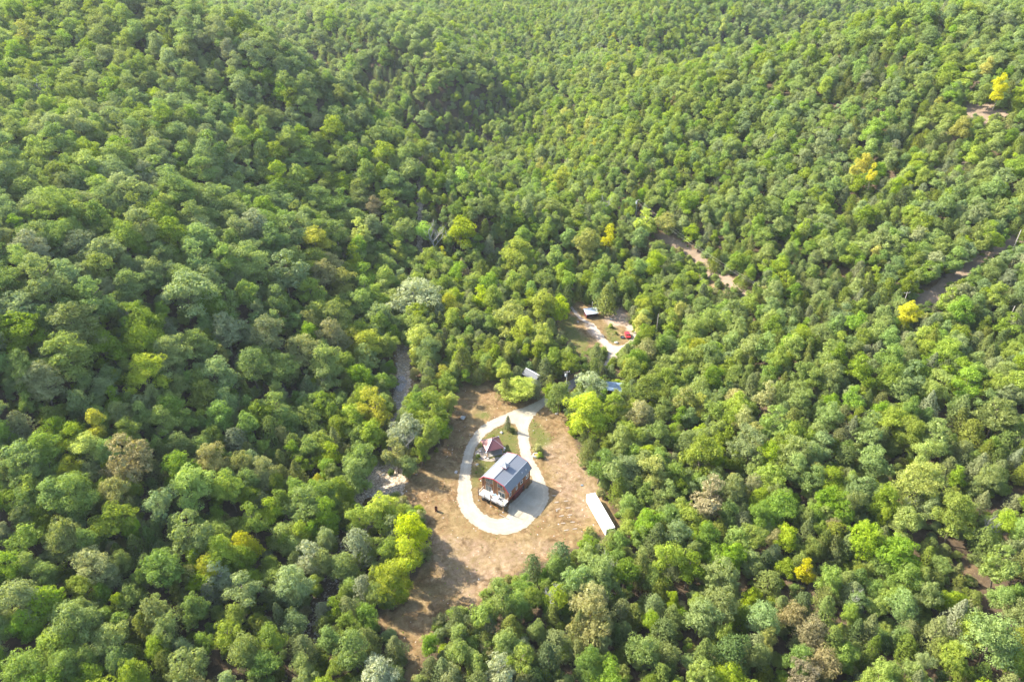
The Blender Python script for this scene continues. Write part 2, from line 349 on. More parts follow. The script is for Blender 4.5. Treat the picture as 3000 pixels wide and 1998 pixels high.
def groundmat():
    m, t, b = newmat('ground_cover')
    av = N(t, 'ShaderNodeAttribute', attribute_name='open'); ag = N(t, 'ShaderNodeAttribute', attribute_name='green'); ad = N(t, 'ShaderNodeAttribute', attribute_name='dirt')
    n1 = noise(t, 0.10, 6, 0.65); n2 = noise(t, 0.7, 8, 0.75, dist=0.6); n3 = noise(t, 4.5, 5, 0.8); n4 = noise(t, 0.28, 5, 0.7, dist=1.2)
    n6 = noise(t, 0.22, 4, 0.6, dist=1.5)
    dry = ramp(t, n2, [(0.30, (0.080,0.048,0.022)), (0.43, (0.156,0.099,0.049)), (0.56, (0.239,0.159,0.080)), (0.72, (0.360,0.271,0.154))]).outputs[0]
    straw = ramp(t, n3, [(0.32, (0.117,0.082,0.030)), (0.55, (0.243,0.179,0.078)), (0.75, (0.388,0.312,0.160))]).outputs[0]
    red = ramp(t, n3, [(0.3, (0.124,0.065,0.029)), (0.7, (0.236,0.132,0.064))]).outputs[0]
    grs = ramp(t, n3, [(0.3, (0.049,0.056,0.013)), (0.55, (0.111,0.113,0.029)), (0.75, (0.222,0.193,0.066))]).outputs[0]
    dry = mix(t, ramp(t, n6, [(0.40, (0,0,0)), (0.56, (1,1,1))]).outputs[0], mix(t, 1.0, dry, (0.499,0.464,0.386), 'MULTIPLY'), dry)
    f = ramp(t, n1, [(0.40, (0,0,0)), (0.60, (1,1,1))]).outputs[0]
    base = mix(t, f, dry, mix(t, 0.5, straw, dry))
    f4 = ramp(t, n4, [(0.52, (0,0,0)), (0.66, (1,1,1))]).outputs[0]
    base = mix(t, f4, base, red)
    # green growth by attribute broken up with noise
    mg = N(t, 'ShaderNodeMath', operation='MULTIPLY_ADD'); t.links.new(ag.outputs['Fac'], mg.inputs[0]); mg.inputs[1].default_value = 1.3
    sub = N(t, 'ShaderNodeMath', operation='SUBTRACT'); t.links.new(n4, sub.inputs[0]); sub.inputs[1].default_value = 0.585
    ms = N(t, 'ShaderNodeMath', operation='MULTIPLY'); t.links.new(sub.outputs[0], ms.inputs[0]); ms.inputs[1].default_value = 3.0; t.links.new(ms.outputs[0], mg.inputs[2]); mg.use_clamp = True
    base = mix(t, mg.outputs[0], base, grs)
    pale = ramp(t, n2, [(0.32, (0.188,0.123,0.077)), (0.5, (0.290,0.209,0.146)), (0.68, (0.407,0.329,0.263))]).outputs[0]
    md = N(t, 'ShaderNodeMath', operation='MULTIPLY_ADD'); t.links.new(ad.outputs['Fac'], md.inputs[0]); md.inputs[1].default_value = 1.5; t.links.new(ms.outputs[0], md.inputs[2]); md.use_clamp = True
    mm = N(t, 'ShaderNodeMath', operation='MULTIPLY'); t.links.new(md.outputs[0], mm.inputs[0]); t.links.new(ad.outputs['Fac'], mm.inputs[1]); mm.use_clamp = True
    base = mix(t, mm.outputs[0], base, pale)
    # scattered pale stones
    vo = N(t, 'ShaderNodeTexVoronoi'); vo.inputs['Scale'].default_value = 0.9; t.links.new(coord(t), vo.inputs['Vector'])
    st = ramp(t, vo.outputs['Distance'], [(0.10, (1,1,1)), (0.16, (0,0,0))]).outputs[0]
    sm = mix(t, 1.0, st, ramp(t, n4, [(0.55, (0,0,0)), (0.62, (1,1,1))]).outputs[0], 'MULTIPLY')
    base = mix(t, sm, base, (.62,.53,.43))
    litter = ramp(t, n2, [(0.3, (.045,.032,.02)), (0.6, (.10,.07,.042)), (0.78, (.19,.13,.075))]).outputs[0]
    fa = N(t, 'ShaderNodeMath', operation='MULTIPLY_ADD'); t.links.new(av.outputs['Fac'], fa.inputs[0]); fa.inputs[1].default_value = 1.6
    t.links.new(ms.outputs[0], fa.inputs[2]); fa.use_clamp = True
    f5 = N(t, 'ShaderNodeMath', operation='MULTIPLY'); t.links.new(fa.outputs[0], f5.inputs[0]); t.links.new(av.outputs['Fac'], f5.inputs[1]); f5.use_clamp = True
    base = mix(t, f5.outputs[0], litter, base)
    t.links.new(base, b.inputs['Base Color']); b.inputs['Roughness'].default_value = 0.95; b.inputs['Specular IOR Level'].default_value = 0.1
    bp = N(t, 'ShaderNodeBump'); bp.inputs['Strength'].default_value = 0.9; bp.inputs['Distance'].default_value = 0.25
    hh = mix(t, 0.5, n3, n2); t.links.new(hh, bp.inputs['Height']); t.links.new(bp.outputs[0], b.inputs['Normal'])
    return m
M['ground'] = groundmat()
def gravelmat(name, dark, mid, light, scale=1.0, cob=0.0, verge=None):
    m, t, b = newmat(name)
    n1 = noise(t, 0.35*scale, 6, 0.7); n2 = noise(t, 3.0*scale, 7, 0.8); n3 = noise(t, 14*scale, 3, 0.7)
    c = ramp(t, n1, [(0.3, mid), (0.65, light)]).outputs[0]
    c = mix(t, ramp(t, n2, [(0.32, (1,1,1)), (0.46, (0,0,0))]).outputs[0], c, dark)
    c = mix(t, 0.35, c, ramp(t, n3, [(0.35, dark), (0.6, light)]).outputs[0])
    if verge:
        ea = N(t, 'ShaderNodeAttribute', attribute_name='edge')
        nn = noise(t, 0.8, 5, 0.75); ml = N(t, 'ShaderNodeMath', operation='MULTIPLY_ADD'); t.links.new(nn, ml.inputs[0]); ml.inputs[1].default_value = -0.8; t.links.new(ea.outputs['Fac'], ml.inputs[2])
        lane = ramp(t, ea.outputs['Fac'], [(0.0, (0,0,0)), (0.45, (0,0,0)), (0.62, (1,1,1)), (0.80, (0,0,0))]).outputs[0]   # worn wheel lanes
        c = mix(t, lane, c, mix(t, 1.0, c, (1.16, 1.15, 1.13), 'MULTIPLY'))
        c = mix(t, ramp(t, noise(t, 0.16, 4, 0.6, dist=1.0), [(0.42, (0,0,0)), (0.62, (.6,.6,.6))]).outputs[0], c, mix(t, 1.0, c, (.80, .77, .72), 'MULTIPLY'))
        mx_ = N(t, 'ShaderNodeMath', operation='ADD'); t.links.new(ml.outputs[0], mx_.inputs[0]); mx_.inputs[1].default_value = 0.42
        c = mix(t, ramp(t, mx_.outputs[0], [(0.0, (1,1,1)), (0.12, (0,0,0))]).outputs[0], c, mix(t, n2, verge, tuple(x*1.7 for x in verge)))
    if cob:
        for sc_, st_ in ((cob, .55), (cob*3.1, .4)):
            vo = N(t, 'ShaderNodeTexVoronoi'); vo.inputs['Scale'].default_value = sc_; t.links.new(coord(t), vo.inputs['Vector'])
            sp = N(t, 'ShaderNodeSeparateColor'); t.links.new(vo.outputs['Color'], sp.inputs[0])
            c = mix(t, st_, c, ramp(t, sp.outputs[0], [(0.1, dark), (0.5, mid), (0.85, light)]).outputs[0])
            c = mix(t, ramp(t, vo.outputs['Distance'], [(0.42, (0,0,0)), (0.7, (.7,.7,.7))]).outputs[0], c, dark)
    t.links.new(c, b.inputs['Base Color']); b.inputs['Roughness'].default_value = 0.95; b.inputs['Specular IOR Level'].default_value = 0.1
    bp = N(t, 'ShaderNodeBump'); bp.inputs['Strength'].default_value = 0.7; bp.inputs['Distance'].default_value = 0.08
    t.links.new(mix(t, 0.5, n3, n2), bp.inputs['Height']); t.links.new(bp.outputs[0], b.inputs['Normal']); return m
M['gravel'] = gravelmat('crushed_limestone', (0.197,0.165,0.119), (0.316,0.272,0.204), (0.394,0.349,0.268), verge=(.15,.105,.065))
M['creek'] = gravelmat('creek_gravel', (0.130,0.098,0.061), (0.468,0.360,0.248), (0.676,0.561,0.429), 0.8, cob=1.1)
M['corridor'] = gravelmat('corridor_soil', (.05,.04,.022), (.15,.11,.07), (.26,.19,.135), 0.5)
M['asphalt'] = gravelmat('old_road', (0.104,0.092,0.080), (0.200,0.176,0.160), (0.264,0.240,0.220), 0.6)
M['dirtroad'] = gravelmat('pale_dirt', (0.208,0.144,0.096), (0.304,0.240,0.176), (0.416,0.352,0.288), 0.7)
def watermat():
    m, t, b = newmat('creek_water'); b.inputs['Base Color'].default_value = (.10,.06,.022,1); b.inputs['Roughness'].default_value = 0.08
    n = noise(t, 1.0, 4); t.links.new(ramp(t, n, [(0.35, (.035,.028,.018)), (0.7, (.17,.10,.03))]).outputs[0], b.inputs['Base Color'])
    return m
M['water'] = watermat()

# ---------------------------------------------------------------- outlines measured on the photo (photo pixels)
def fr(ox, oy, s, pts): return [(ox+x/s, oy+y/s) for x, y in pts]
D = lambda pts: fr(0, 0, 0.7849, pts)
Z1 = lambda pts: fr(1280, 1200, 4.356, pts)
Z3 = lambda pts: fr(1050, 950, 3.92, pts)
Z4 = lambda pts: fr(1450, 850, 3.92, pts)
VIS = {
 'yard': D([(1040,925),(1050,900),(1085,885),(1138,872),(1146,905),(1200,915),(1250,905),(1262,930),(1303,955),(1312,990),(1322,1032),(1345,1052),(1350,1085),(1385,1118),(1378,1140),(1402,1165),(1425,1212),(1400,1226),(1352,1224),(1335,1255),(1290,1262),(1248,1290),(1210,1297),(1165,1330),(1112,1375),(1088,1395),(1040,1405),(1000,1440),(975,1480),(962,1512),(940,1500),(925,1478),(895,1462),(878,1430),(882,1395),(930,1372),(960,1330),(985,1290),(992,1240),(978,1195),(945,1165),(915,1150),(912,1130),(935,1100),(962,1065),(1000,1042),(1028,1012),(1036,960)]),
 'strip': D([(962,1500),(968,1530),(962,1568),(930,1568),(938,1525)]),
 'creek_up': D([(922,790),(934,800),(938,835),(944,855),(960,880),(955,895),(932,895),(918,905),(908,880),(912,850),(908,815),(912,790)]),
 'creek_mid': D([(908,905),(920,900),(925,925),(910,950),(903,940)]),
 'creek_low': D([(872,1062),(890,1062),(905,1082),(908,1118),(890,1148),(868,1165),(846,1166),(838,1155),(852,1135),(866,1095)]),
 'upper': Z4([(835,150),(890,110),(1000,80),(1110,110),(1125,190),(1190,240),(1240,330),(1300,190),(1500,185),(1555,300),(1610,400),(1600,500),(1590,600),(1440,660),(1405,790),(1300,850),(1275,700),(1240,650),(1060,640),(985,770),(945,700),(820,620),(730,480),(690,400),(720,310),(820,240)]),
 'road': Z4([(812,1150),(830,1055),(1005,960),(1025,1035),(900,1120),(870,1195),(820,1200)]),
 'patchA': Z4([(1390,900),(1490,910),(1490,1010),(1400,1050),(1330,1060),(1350,980)]),
 'patchB': Z3([(870,320),(960,300),(1035,340),(1040,400),(960,420),(900,380)]),
 'patchC': Z3([(1110,800),(1180,720),(1400,640),(1568,620),(1568,760),(1300,880),(1150,900)]),
 'cutline': [(1918,672),(1960,696),(2010,722),(2080,776),(2150,832),(2190,868),(2182,878),(2070,792),(2000,740),(1940,704)],
 'cut1': fr(1650,550,3.623,[(1170,545),(1230,550),(1290,620),(1420,690),(1540,790),(1480,815),(1440,760),(1370,700),(1270,650)]),
 'cut2': fr(1650,550,3.623,[(1690,920),(1760,930),(1850,1010),(1960,1070),(1900,1170),(1860,1150),(1830,1040)]),
 'cut3': fr(2400,600,3.485,[(2000,370),(1900,385),(1720,500),(1520,590),(1440,690),(1310,760),(1130,860),(960,930),(1000,1030),(1110,1070),(1180,950),(1290,850),(1440,735),(1540,690),(1650,640),(1800,510),(1950,440)]),
 'bare': [(2790,305),(2860,310),(2915,318),(2960,335),(2900,336),(2840,324)],
 'blue': Z4([(1285,1110),(1330,1080),(1385,1080),(1392,1130),(1350,1150),(1300,1150)]),
 'shedn': fr(1500,1060,19.6,[(620,470),(1000,560),(1300,840),(1080,900),(720,850)]),
 'gap1': [(2165,1660),(2185,1700),(2182,1745),(2160,1740)], 'gap2': [(2845,1630),(2870,1660),(2850,1700),(2825,1690)],
 'gap3': [(2960,1395),(2998,1400),(2998,1450),(2965,1440)],
}
OPEN_PX = dict(VIS)
OPEN_PX['road2'] = Z4([(560,1180),(700,1080),(830,1010),(1000,930),(1150,860),(1290,800),(1420,820),(1500,880),(1500,1050),(1380,1120),(1200,1080),(1000,1150),(860,1260),(700,1300)])
OPEN_PX['centre'] = Z3([(1050,650),(1150,560),(1400,500),(1568,480),(1750,520),(1750,800),(1568,900),(1200,980),(1080,820)])
OPEN_PX['cutall'] = [(1850,640),(1990,690),(2080,770),(2200,870),(2190,900),(2060,830),(1960,730),(1860,680)]
OPEN_PX['cutall2'] = [(2990,690),(2900,750),(2800,820),(2690,870),(2680,920),(2760,900),(2850,830),(2950,760)]
GREEN_PX = [Z1([(850,188),(975,182),(1026,270),(1050,500),(1072,600),(1165,780),(900,1000),(880,700),(560,860),(470,1100),(440,960),(433,870),(450,690),(500,490),(600,345),(760,232)]), Z4([(820,250),(960,330),(900,420),(1080,560),(1050,700),(960,760),(900,640),(760,520),(700,400)]),
            Z4([(1260,380),(1370,370),(1450,560),(1400,620),(1290,600),(1260,480)]),
            Z1([(1170,200),(1230,120),(1330,200),(1450,330),(1500,390),(1420,460),(1320,500),(1400,600),(1280,640),(1215,560),(1180,400)]),
            Z1([(450,20),(560,10),(690,60),(640,120),(520,110)]), Z1([(660,590),(850,580),(800,680),(640,760),(500,770),(460,690),(560,640)]),
            Z1([(620,300),(850,200),(900,300),(760,330)])]
DIRT_PX = [Z4([(840,150),(870,160),(1000,310),(1090,370),(1180,470),(1290,590),(1400,640),(1450,640),(1400,800),(1290,850),(1280,700),(1180,600),(1060,470),(1010,370),(900,260)]),
           Z4([(1280,200),(1500,200),(1550,330),(1620,400),(1600,500),(1560,560),(1490,520),(1500,420),(1300,420),(1240,340)]),
           D([(1240,1030),(1300,990),(1345,1060),(1385,1120),(1390,1165),(1340,1210),(1270,1130),(1262,1080)]),
           D([(990,1230),(1060,1225),(1150,1250),(1220,1230),(1330,1255),(1200,1300),(1080,1400),(1000,1330)]),
           OPEN_PX['cutall'], VIS['cut2'], VIS['bare'], VIS['patchA'], VIS['patchB']]
LOOP_PX = Z1([(1398,-61),(1250,-91),(988,5),(855,65),(690,118),(565,190),(465,285),(390,405),(338,520),(308,640),(286,740),(270,860),(248,980),(240,1080),(250,1190),(278,1270),(328,1355),(400,1437),(490,1510),(605,1572),(740,1603),(870,1610),(1005,1588),(1122,1540),(1205,1482),(1265,1412),(1345,1340),(1405,1245),(1442,1130),(1442,1020),(1407,935),(1364,840),(1303,720),(1238,612),(1210,510),(1198,415),(1186,330),(1186,235),(1203,170),(1230,125)])
def inpoly(x, y, poly):
    x = np.asarray(x, float); y = np.asarray(y, float); c = np.zeros(x.shape, bool); n = len(poly)
    for i in range(n):
        x1, y1 = poly[i]; x2, y2 = poly[(i+1) % n]
        if y1 == y2: continue
        m = ((y1 > y) != (y2 > y)) & (x < (x2-x1)*(y-y1)/(y2-y1)+x1); c ^= m
    return c

# ---------------------------------------------------------------- ground sheet
def graded(a, b, fa, fb, fine, grow, mx):
    xs = list(np.arange(fa, fb, fine)); s = fine; x = xs[-1]
    while x < b: s = min(mx, s*grow); x += s; xs.append(x)
    s = fine; x = fa
    while x > a: s = min(mx, s*grow); x -= s; xs.insert(0, x)
    return np.array(xs)
gx = graded(-2000, 2000, -60, 95, 0.6, 1.05, 22); gy = graded(-300, 2400, 84, 290, 0.6, 1.05, 18)
GX, GY = np.meshgrid(gx, gy); GZ = terrain(GX, GY)
pu, pv = proj(GX, GY, GZ)
front = (GY > 40)
def mask(polys, it):
    m = np.zeros(GX.shape)
    for p in polys: m = np.maximum(m, (inpoly(pu, pv, p) & front).astype(float))
    for _ in range(it):
        q = np.pad(m, 1, mode='edge'); m = (q[1:-1,1:-1]*2+q[:-2,1:-1]+q[2:,1:-1]+q[1:-1,:-2]+q[1:-1,2:])/6
    return m
a_open = np.clip(mask(OPEN_PX.values(), 14)*1.8, 0, 1); a_green = mask(GREEN_PX, 8)*0.9; a_dirt = np.maximum(np.maximum(mask(DIRT_PX[:2], 5), mask(DIRT_PX[2:], 7)*.5), 0)
me = bpy.data.meshes.new('ground'); ny, nx = GX.shape
me.vertices.add(nx*ny); me.vertices.foreach_set('co', np.stack([GX, GY, GZ], -1).ravel().astype(np.float32))
ii = (np.arange(ny-1)[:, None]*nx+np.arange(nx-1)[None]).ravel()
quads = np.stack([ii, ii+1, ii+nx+1, ii+nx], -1).astype(np.int32)
me.loops.add(quads.size); me.loops.foreach_set('vertex_index', quads.ravel())
me.polygons.add(len(quads)); me.polygons.foreach_set('loop_start', np.arange(0, quads.size, 4, dtype=np.int32))
me.polygons.foreach_set('use_smooth', np.ones(len(quads), bool)); me.update(calc_edges=True)
for nm, arr in (('open', a_open), ('green', a_green), ('dirt', a_dirt)):
    at_ = me.attributes.new(nm, 'FLOAT', 'POINT'); at_.data.foreach_set('value', arr.ravel().astype(np.float32))
me.materials.append(M['ground']); ground = link(bpy.data.objects.new('ground', me)); ground['kind'] = 'structure'

def catmull(pts, closed=True, step=0.5):
    P_ = [np.array(p, float) for p in pts]; n = len(P_); out = []
    rngs = range(n) if closed else range(n-1)
    for i in rngs:
        if closed: p0, p1, p2, p3 = P_[i-1], P_[i], P_[(i+1) % n], P_[(i+2) % n]
        else: p0, p1, p2, p3 = P_[max(i-1, 0)], P_[i], P_[i+1], P_[min(i+2, n-1)]
        k = max(2, int(np.linalg.norm(p2-p1)/step))
        for t in np.arange(k)/k:
            out.append(0.5*((2*p1)+(-p0+p2)*t+(2*p0-5*p1+4*p2-p3)*t*t+(-p0+3*p1-3*p2+p3)*t**3))
    if not closed: out.append(P_[-1])
    return out
def sheet(name, rings_px, mat, lift, jitter=0.12, grid=1.5, world=False, kind='structure', flat=None):
    """a sheet draped on the ground from photo outlines; the first ring is the rim, others are holes"""
    rings = []
    for r_ in rings_px:
        wp = [tuple(q[:2]) for q in r_] if world else [ground_at(u, v)[:2] for u, v in r_]
        c = catmull(wp, True, 0.5); rings.append([(p[0]+rnd.uniform(-jitter, jitter), p[1]+rnd.uniform(-jitter, jitter)) for p in c])
    vs = []; es = []
    for r_ in rings:
        b = len(vs); vs += r_; es += [(b+i, b+(i+1) % len(r_)) for i in range(len(r_))]
    X0, X1 = min(p[0] for p in vs), max(p[0] for p in vs); Y0, Y1 = min(p[1] for p in vs), max(p[1] for p in vs)
    g = [(x+rnd.uniform(-.2, .2), y+rnd.uniform(-.2, .2)) for x in np.arange(X0, X1, grid) for y in np.arange(Y0, Y1, grid)]
    gxx = np.array([p[0] for p in g]); gyy = np.array([p[1] for p in g])
    ok = inpoly(gxx, gyy, rings[0])
    for h in rings[1:]: ok &= ~inpoly(gxx, gyy, h)
    vs += [p for p, o in zip(g, ok) if o]
    r = delaunay_2d_cdt([Vector(p) for p in vs], es, [], 0, 1e-5)
    V = np.array([(p.x, p.y) for p in r[0]]); F = [tuple(f) for f in r[2]]
    cx = np.array([V[list(f)].mean(0) for f in F]); ok = inpoly(cx[:,0], cx[:,1], rings[0])
    for h in rings[1:]: ok &= ~inpoly(cx[:,0], cx[:,1], h)
    F = [f for f, o in zip(F, ok) if o]
    Z = (terrain(V[:,0], V[:,1])+lift) if flat is None else np.full(len(V), flat)
    me = bpy.data.meshes.new(name); me.from_pydata([(x, y, z) for (x, y), z in zip(V, Z)], [], F); me.materials.append(mat)
    bm = bmesh.new(); bm.from_mesh(me); bmesh.ops.recalc_face_normals(bm, faces=bm.faces)
    if sum(f.normal.z for f in bm.faces) < 0: bmesh.ops.reverse_faces(bm, faces=bm.faces)
    bmesh.ops.delete(bm, geom=[v for v in bm.verts if not v.link_faces], context='VERTS'); bm.to_mesh(me); bm.free()
    me.polygons.foreach_set('use_smooth', [True]*len(me.polygons))
    ed = np.full(len(me.vertices), 1e9); cv_ = np.empty(len(me.vertices)*3, np.float32); me.vertices.foreach_get('co', cv_); cv_ = cv_.reshape(-1, 3)
    for r_ in rings: ed = np.minimum(ed, seg_dist(cv_[:,0], cv_[:,1], [np.array(p_) for p_ in r_]+[np.array(r_[0])]))
    a_ = me.attributes.new('edge', 'FLOAT', 'POINT'); a_.data.foreach_set('value', np.clip(ed/2.2, 0, 1).astype(np.float32))
    o = link(bpy.data.objects.new(name, me))
    if kind: o['kind'] = kind
    return o
loop_out = Z1([(1398,-61),(1470,-130),(1560,-190),(1520,-245),(1440,-205),(1363,-157),(1250,-91),(1140,-38),(988,5),(875,55),(700,130),(580,200),(480,295),(405,410),(352,520),(322,640),(300,740),(285,860),(264,980),(256,1080),(264,1180),(290,1260),(340,1345),(410,1425),(500,1495),(610,1555),(740,1585),(870,1592),(1000,1570),(1110,1525),(1190,1470),(1250,1400),(1330,1330),(1390,1240),(1425,1130),(1425,1020),(1392,945),(1350,850),(1290,730),(1225,620),(1197,520),(1185,420),(1172,330),(1172,235),(1190,165),(1215,118),(1259,61),(1320,0)])
island = Z1([(850,188),(900,168),(975,182),(1012,215),(1026,270),(1034,380),(1050,500),(1072,600),(1112,690),(1165,780),(1196,850),(1215,905),(1195,950),(1100,1040),(1000,1140),(925,1215),(900,1290),(905,1335),(870,1372),(800,1390),(720,1382),(650,1352),(580,1310),(528,1260),(488,1200),(460,1130),(446,1050),(440,960),(433,870),(440,780),(450,690),(470,590),(500,490),(545,415),(600,345),(670,288),(760,232)])
drive = sheet('driveway', [loop_out, island], M['gravel'], 0.05, jitter=0.22, grid=0.6)
road = sheet('road', [Z4([(560,1215),(700,1120),(835,1052),(1005,962),(1130,900),(1260,860),(1330,880),(1260,935),(1130,985),(1020,1040),(900,1122),(800,1200),(640,1268),(590,1300)])], M['asphalt'], 0.035)
track = sheet('dirt_road', [Z4([(1240,880),(1270,810),(1300,740),(1280,680),(1225,610),(1150,520),(1095,440),(1075,380),(1130,385),(1200,470),(1290,580),(1370,640),(1440,640),(1490,620),(1560,560),(1590,480),(1520,440),(1500,420),(1560,395),(1600,410),(1635,480),(1610,570),(1550,625),(1460,670),(1415,720),(1400,810),(1330,870)])], M['dirtroad'], 0.04, jitter=0.3)
sheet('wheel_track', [Z4([(838,150),(858,150),(905,215),(960,280),(1020,330),(1100,375),(1060,380),(1000,350),(930,290),(880,225)])], M['dirtroad'], 0.03, jitter=0.15)
sheet('power_line_corridor', [[(1888,658),(1925,678),(1958,696),(1990,705),(2018,724),(2050,742),(2088,776),(2130,800),(2170,842),(2215,872),(2195,900),(2150,872),(2120,838),(2062,804),(2030,765),(1985,740),(1950,712),(1922,700),(1880,672)]], M['corridor'], 0.35, jitter=0.8, grid=2.5)
sheet('power_line_corridor', [[(3020,660),(2960,690),(2880,735),(2800,790),(2720,850),(2650,885),(2690,925),(2740,915),(2790,860),(2850,815),(2920,770),(3020,720)]], M['corridor'], 0.5, jitter=0.8, grid=2.5)
sheet('bare_patch', [[(2780,302),(2860,306),(2930,316),(2990,330),(2960,342),(2880,338),(2810,328)]], M['corridor'], 0.8, jitter=0.8, grid=3)
# creek bed of gravel with shallow pools
bed = []
for i, (c, w_) in enumerate(zip(CREEK, [1.2,1.2,1.6,2.4,2.8,2.8,3.2,3.4,4.5,6,6,4,2.4,1.6,1.3,1.3,1.3])):
    a = CREEK[max(i-1, 0)]; b = CREEK[min(i+1, len(CREEK)-1)]; d = (b-a)/np.linalg.norm(b-a); bed.append((c, np.array([-d[1], d[0]]), w_))
bed = bed[:12]; ring = [c+n*w_*rnd.uniform(.7, 1.2) for c, n, w_ in bed]+[c-n*w_*rnd.uniform(.7, 1.2) for c, n, w_ in bed[::-1]]
sheet('creek_bed', [ring], M['creek'], 0.10, jitter=0.6, world=True, grid=1.2)
for px in (Z3([(470,590),(520,600),(555,660),(540,720),(480,780),(420,740),(430,660)]), fr(1020,1330,5.805,[(290,770),(400,740),(430,800),(390,890),(300,915),(240,880)])):
    sheet('creek_water', [px], M['water'], 0.16, jitter=0.1)

# ---------------------------------------------------------------- barn house
HA = R(-33.4)
house = thing('barn_house', 'two storey cedar barn house with grey gambrel metal roof inside the gravel loop', 'house', (-5.05, 144.52, 0.0), HA)
W0, W1, LEN, FZ = -4.40, 4.85, 11.6, 2.40
PROF = [(-5.24,5.70),(-3.60,7.70),(0.08,8.62),(3.62,7.70),(5.24,5.70)]
def roofz(x):
    for (x0, z0), (x1, z1) in zip(PROF[:-1], PROF[1:]):
        if x0 <= x <= x1: return z0+(z1-z0)*(x-x0)/(x1-x0)
    return 5.7
gx_ = [W0, -3.60, 0.08, 3.62, W1]
gable = [(W0, FZ), (W1, FZ)]+[(x, roofz(x)-0.10) for x in reversed(gx_)]
m_ = MB(); m_.prism(gable, 'y', 0.0, 0.18); m_.prism(gable, 'y', LEN-0.18, LEN); m_.each('gable_wall', M['wood'], house)
m_ = MB(); m_.box(W1-0.18, W1, 0.183, LEN-0.183, FZ, roofz(W1)-0.12); m_.box(W0, W0+0.18, 0.183, LEN-0.183, FZ, roofz(W0)-0.12); m_.each('side_wall', M['wood'], house)
m_ = MB(); m_.box(W0+0.2, W1-0.2, 0.2, LEN-0.2, FZ+0.02, FZ+0.2); m_.build('floor_deck', M['darkwood'], house)
# lower storey: open carport bay at the front corner, red siding behind
m_ = MB(); m_.box(W1-0.15, W1-0.003, 3.0, 7.6, -0.05, FZ-0.12); m_.box(W0+0.03, W0+0.18, 0.2, LEN-0.1, -0.05, FZ-0.02); m_.box(W0+0.2, W1-0.2, LEN-0.25, LEN-0.1, -0.05, FZ-0.02)
m_.box(W0+0.2, W1-0.2, 2.9, 2.99, -0.05, FZ-0.02); m_.each('red_lower_wall', M['redsiding'], house)
m_ = MB(); m_.box(W1-0.15, W1-0.003, 8.5, LEN-0.1, -0.05, FZ-0.12); m_.build('rear_lower_wall', M['wood'], house)
m_ = MB(); m_.box(W1-0.16, W1-0.04, 7.62, 8.48, -0.05, FZ-0.14); d_ = m_.build('side_door', M['black'], house)
MB().box(W1-0.035, W1+0.03, 7.72, 7.78, 1.0, 1.1).build('handle', M['steel'], d_)
m_ = MB()
for x, y in ((W1-0.12, 0.08), (0.3, 0.08), (W0+0.12, 0.08)): m_.box(x-0.1, x+0.1, y-0.06, y+0.14, -0.05, FZ-0.01)
m_.each('carport_post', M['darkwood'], house)
MB().box(W1-0.02, W1+0.035, 0.0, LEN, FZ-0.11, FZ-0.003).build('red_band', M['redtrim'], house)
m_ = MB()
for (xa, za), (xb, zb) in zip(PROF[:-1], PROF[1:]):
    n_ = Vector((-(zb-za), xb-xa)).normalized()*0.10
    y0, y1 = -0.42, 12.0
    vs = [(xa,y0,za),(xb,y0,zb),(xb,y1,zb),(xa,y1,za)]; vt = [(x-n_.x, y, z-n_.y) for x, y, z in vs]
    m_.add(vs+vt, [(0,1,2,3),(7,6,5,4),(0,4,5,1),(1,5,6,2),(2,6,7,3),(3,7,4,0)])
rf = m_.build('roof', M['roof'], house)
m_ = MB()
for x, z in (PROF[1], PROF[3]): m_.tube([(x, -0.43, z+0.01), (x, 12.01, z+0.01)], 0.07, 6)
m_.each('eave_cap', M['steel'], rf)
MB().tube([(PROF[2][0], -0.43, PROF[2][1]+.01), (PROF[2][0], 12.01, PROF[2][1]+.01)], 0.10, 6).build('ridge_cap', M['ridgedark'], rf)
m_ = MB()
for y in (-0.47, 12.05):
    for (xa, za), (xb, zb) in zip(PROF[:-1], PROF[1:]):
        n_ = Vector((-(zb-za), xb-xa)).normalized()
        q = [(xa+n_.x*0.04, za+n_.y*0.04), (xb+n_.x*0.04, zb+n_.y*0.04), (xb-n_.x*0.24, zb-n_.y*0.24), (xa-n_.x*0.24, za-n_.y*0.24)]
        m_.prism(q, 'y', y-0.045, y+0.045)
m_.each('rake_trim', M['redtrim'], house)
# cupola on the ridge
CY = 5.45
cu = MB(); cu.box(0.08-0.66, 0.08+0.66, CY-0.66, CY+0.66, 8.1, 9.35); cup = cu.build('cupola', M['redtrim'], house)
m_ = MB()
for s in (-1, 1):
    m_.box(0.08-0.5, 0.08+0.5, CY+s*0.665-0.01, CY+s*0.665+0.01, 8.85, 9.2); m_.box(0.08+s*0.665-0.01, 0.08+s*0.665+0.01, CY-0.5, CY+0.5, 8.85, 9.2)
m_.each('louvre', M['black'], cup)
m_ = MB(); a_ = 1.08
m_.add([(0.08-a_,CY-a_,9.36),(0.08+a_,CY-a_,9.36),(0.08+a_,CY+a_,9.36),(0.08-a_,CY+a_,9.36),(0.08-a_,CY-a_,9.28),(0.08+a_,CY-a_,9.28),(0.08+a_,CY+a_,9.28),(0.08-a_,CY+a_,9.28),(0.08,CY,9.98)],
       [(0,1,8),(1,2,8),(2,3,8),(3,0,8),(7,6,5,4),(0,4,5,1),(1,5,6,2),(2,6,7,3),(3,7,4,0)])
m_.build('cupola_roof', M['roof'], cup)
m_ = MB()
for sx in (-1, 1):
    for sy in (-1, 1): m_.tube([(0.08+sx*a_, CY+sy*a_, 9.36), (0.08, CY, 9.985)], 0.045, 5)
m_.each('hip_cap', M['steel'], cup)
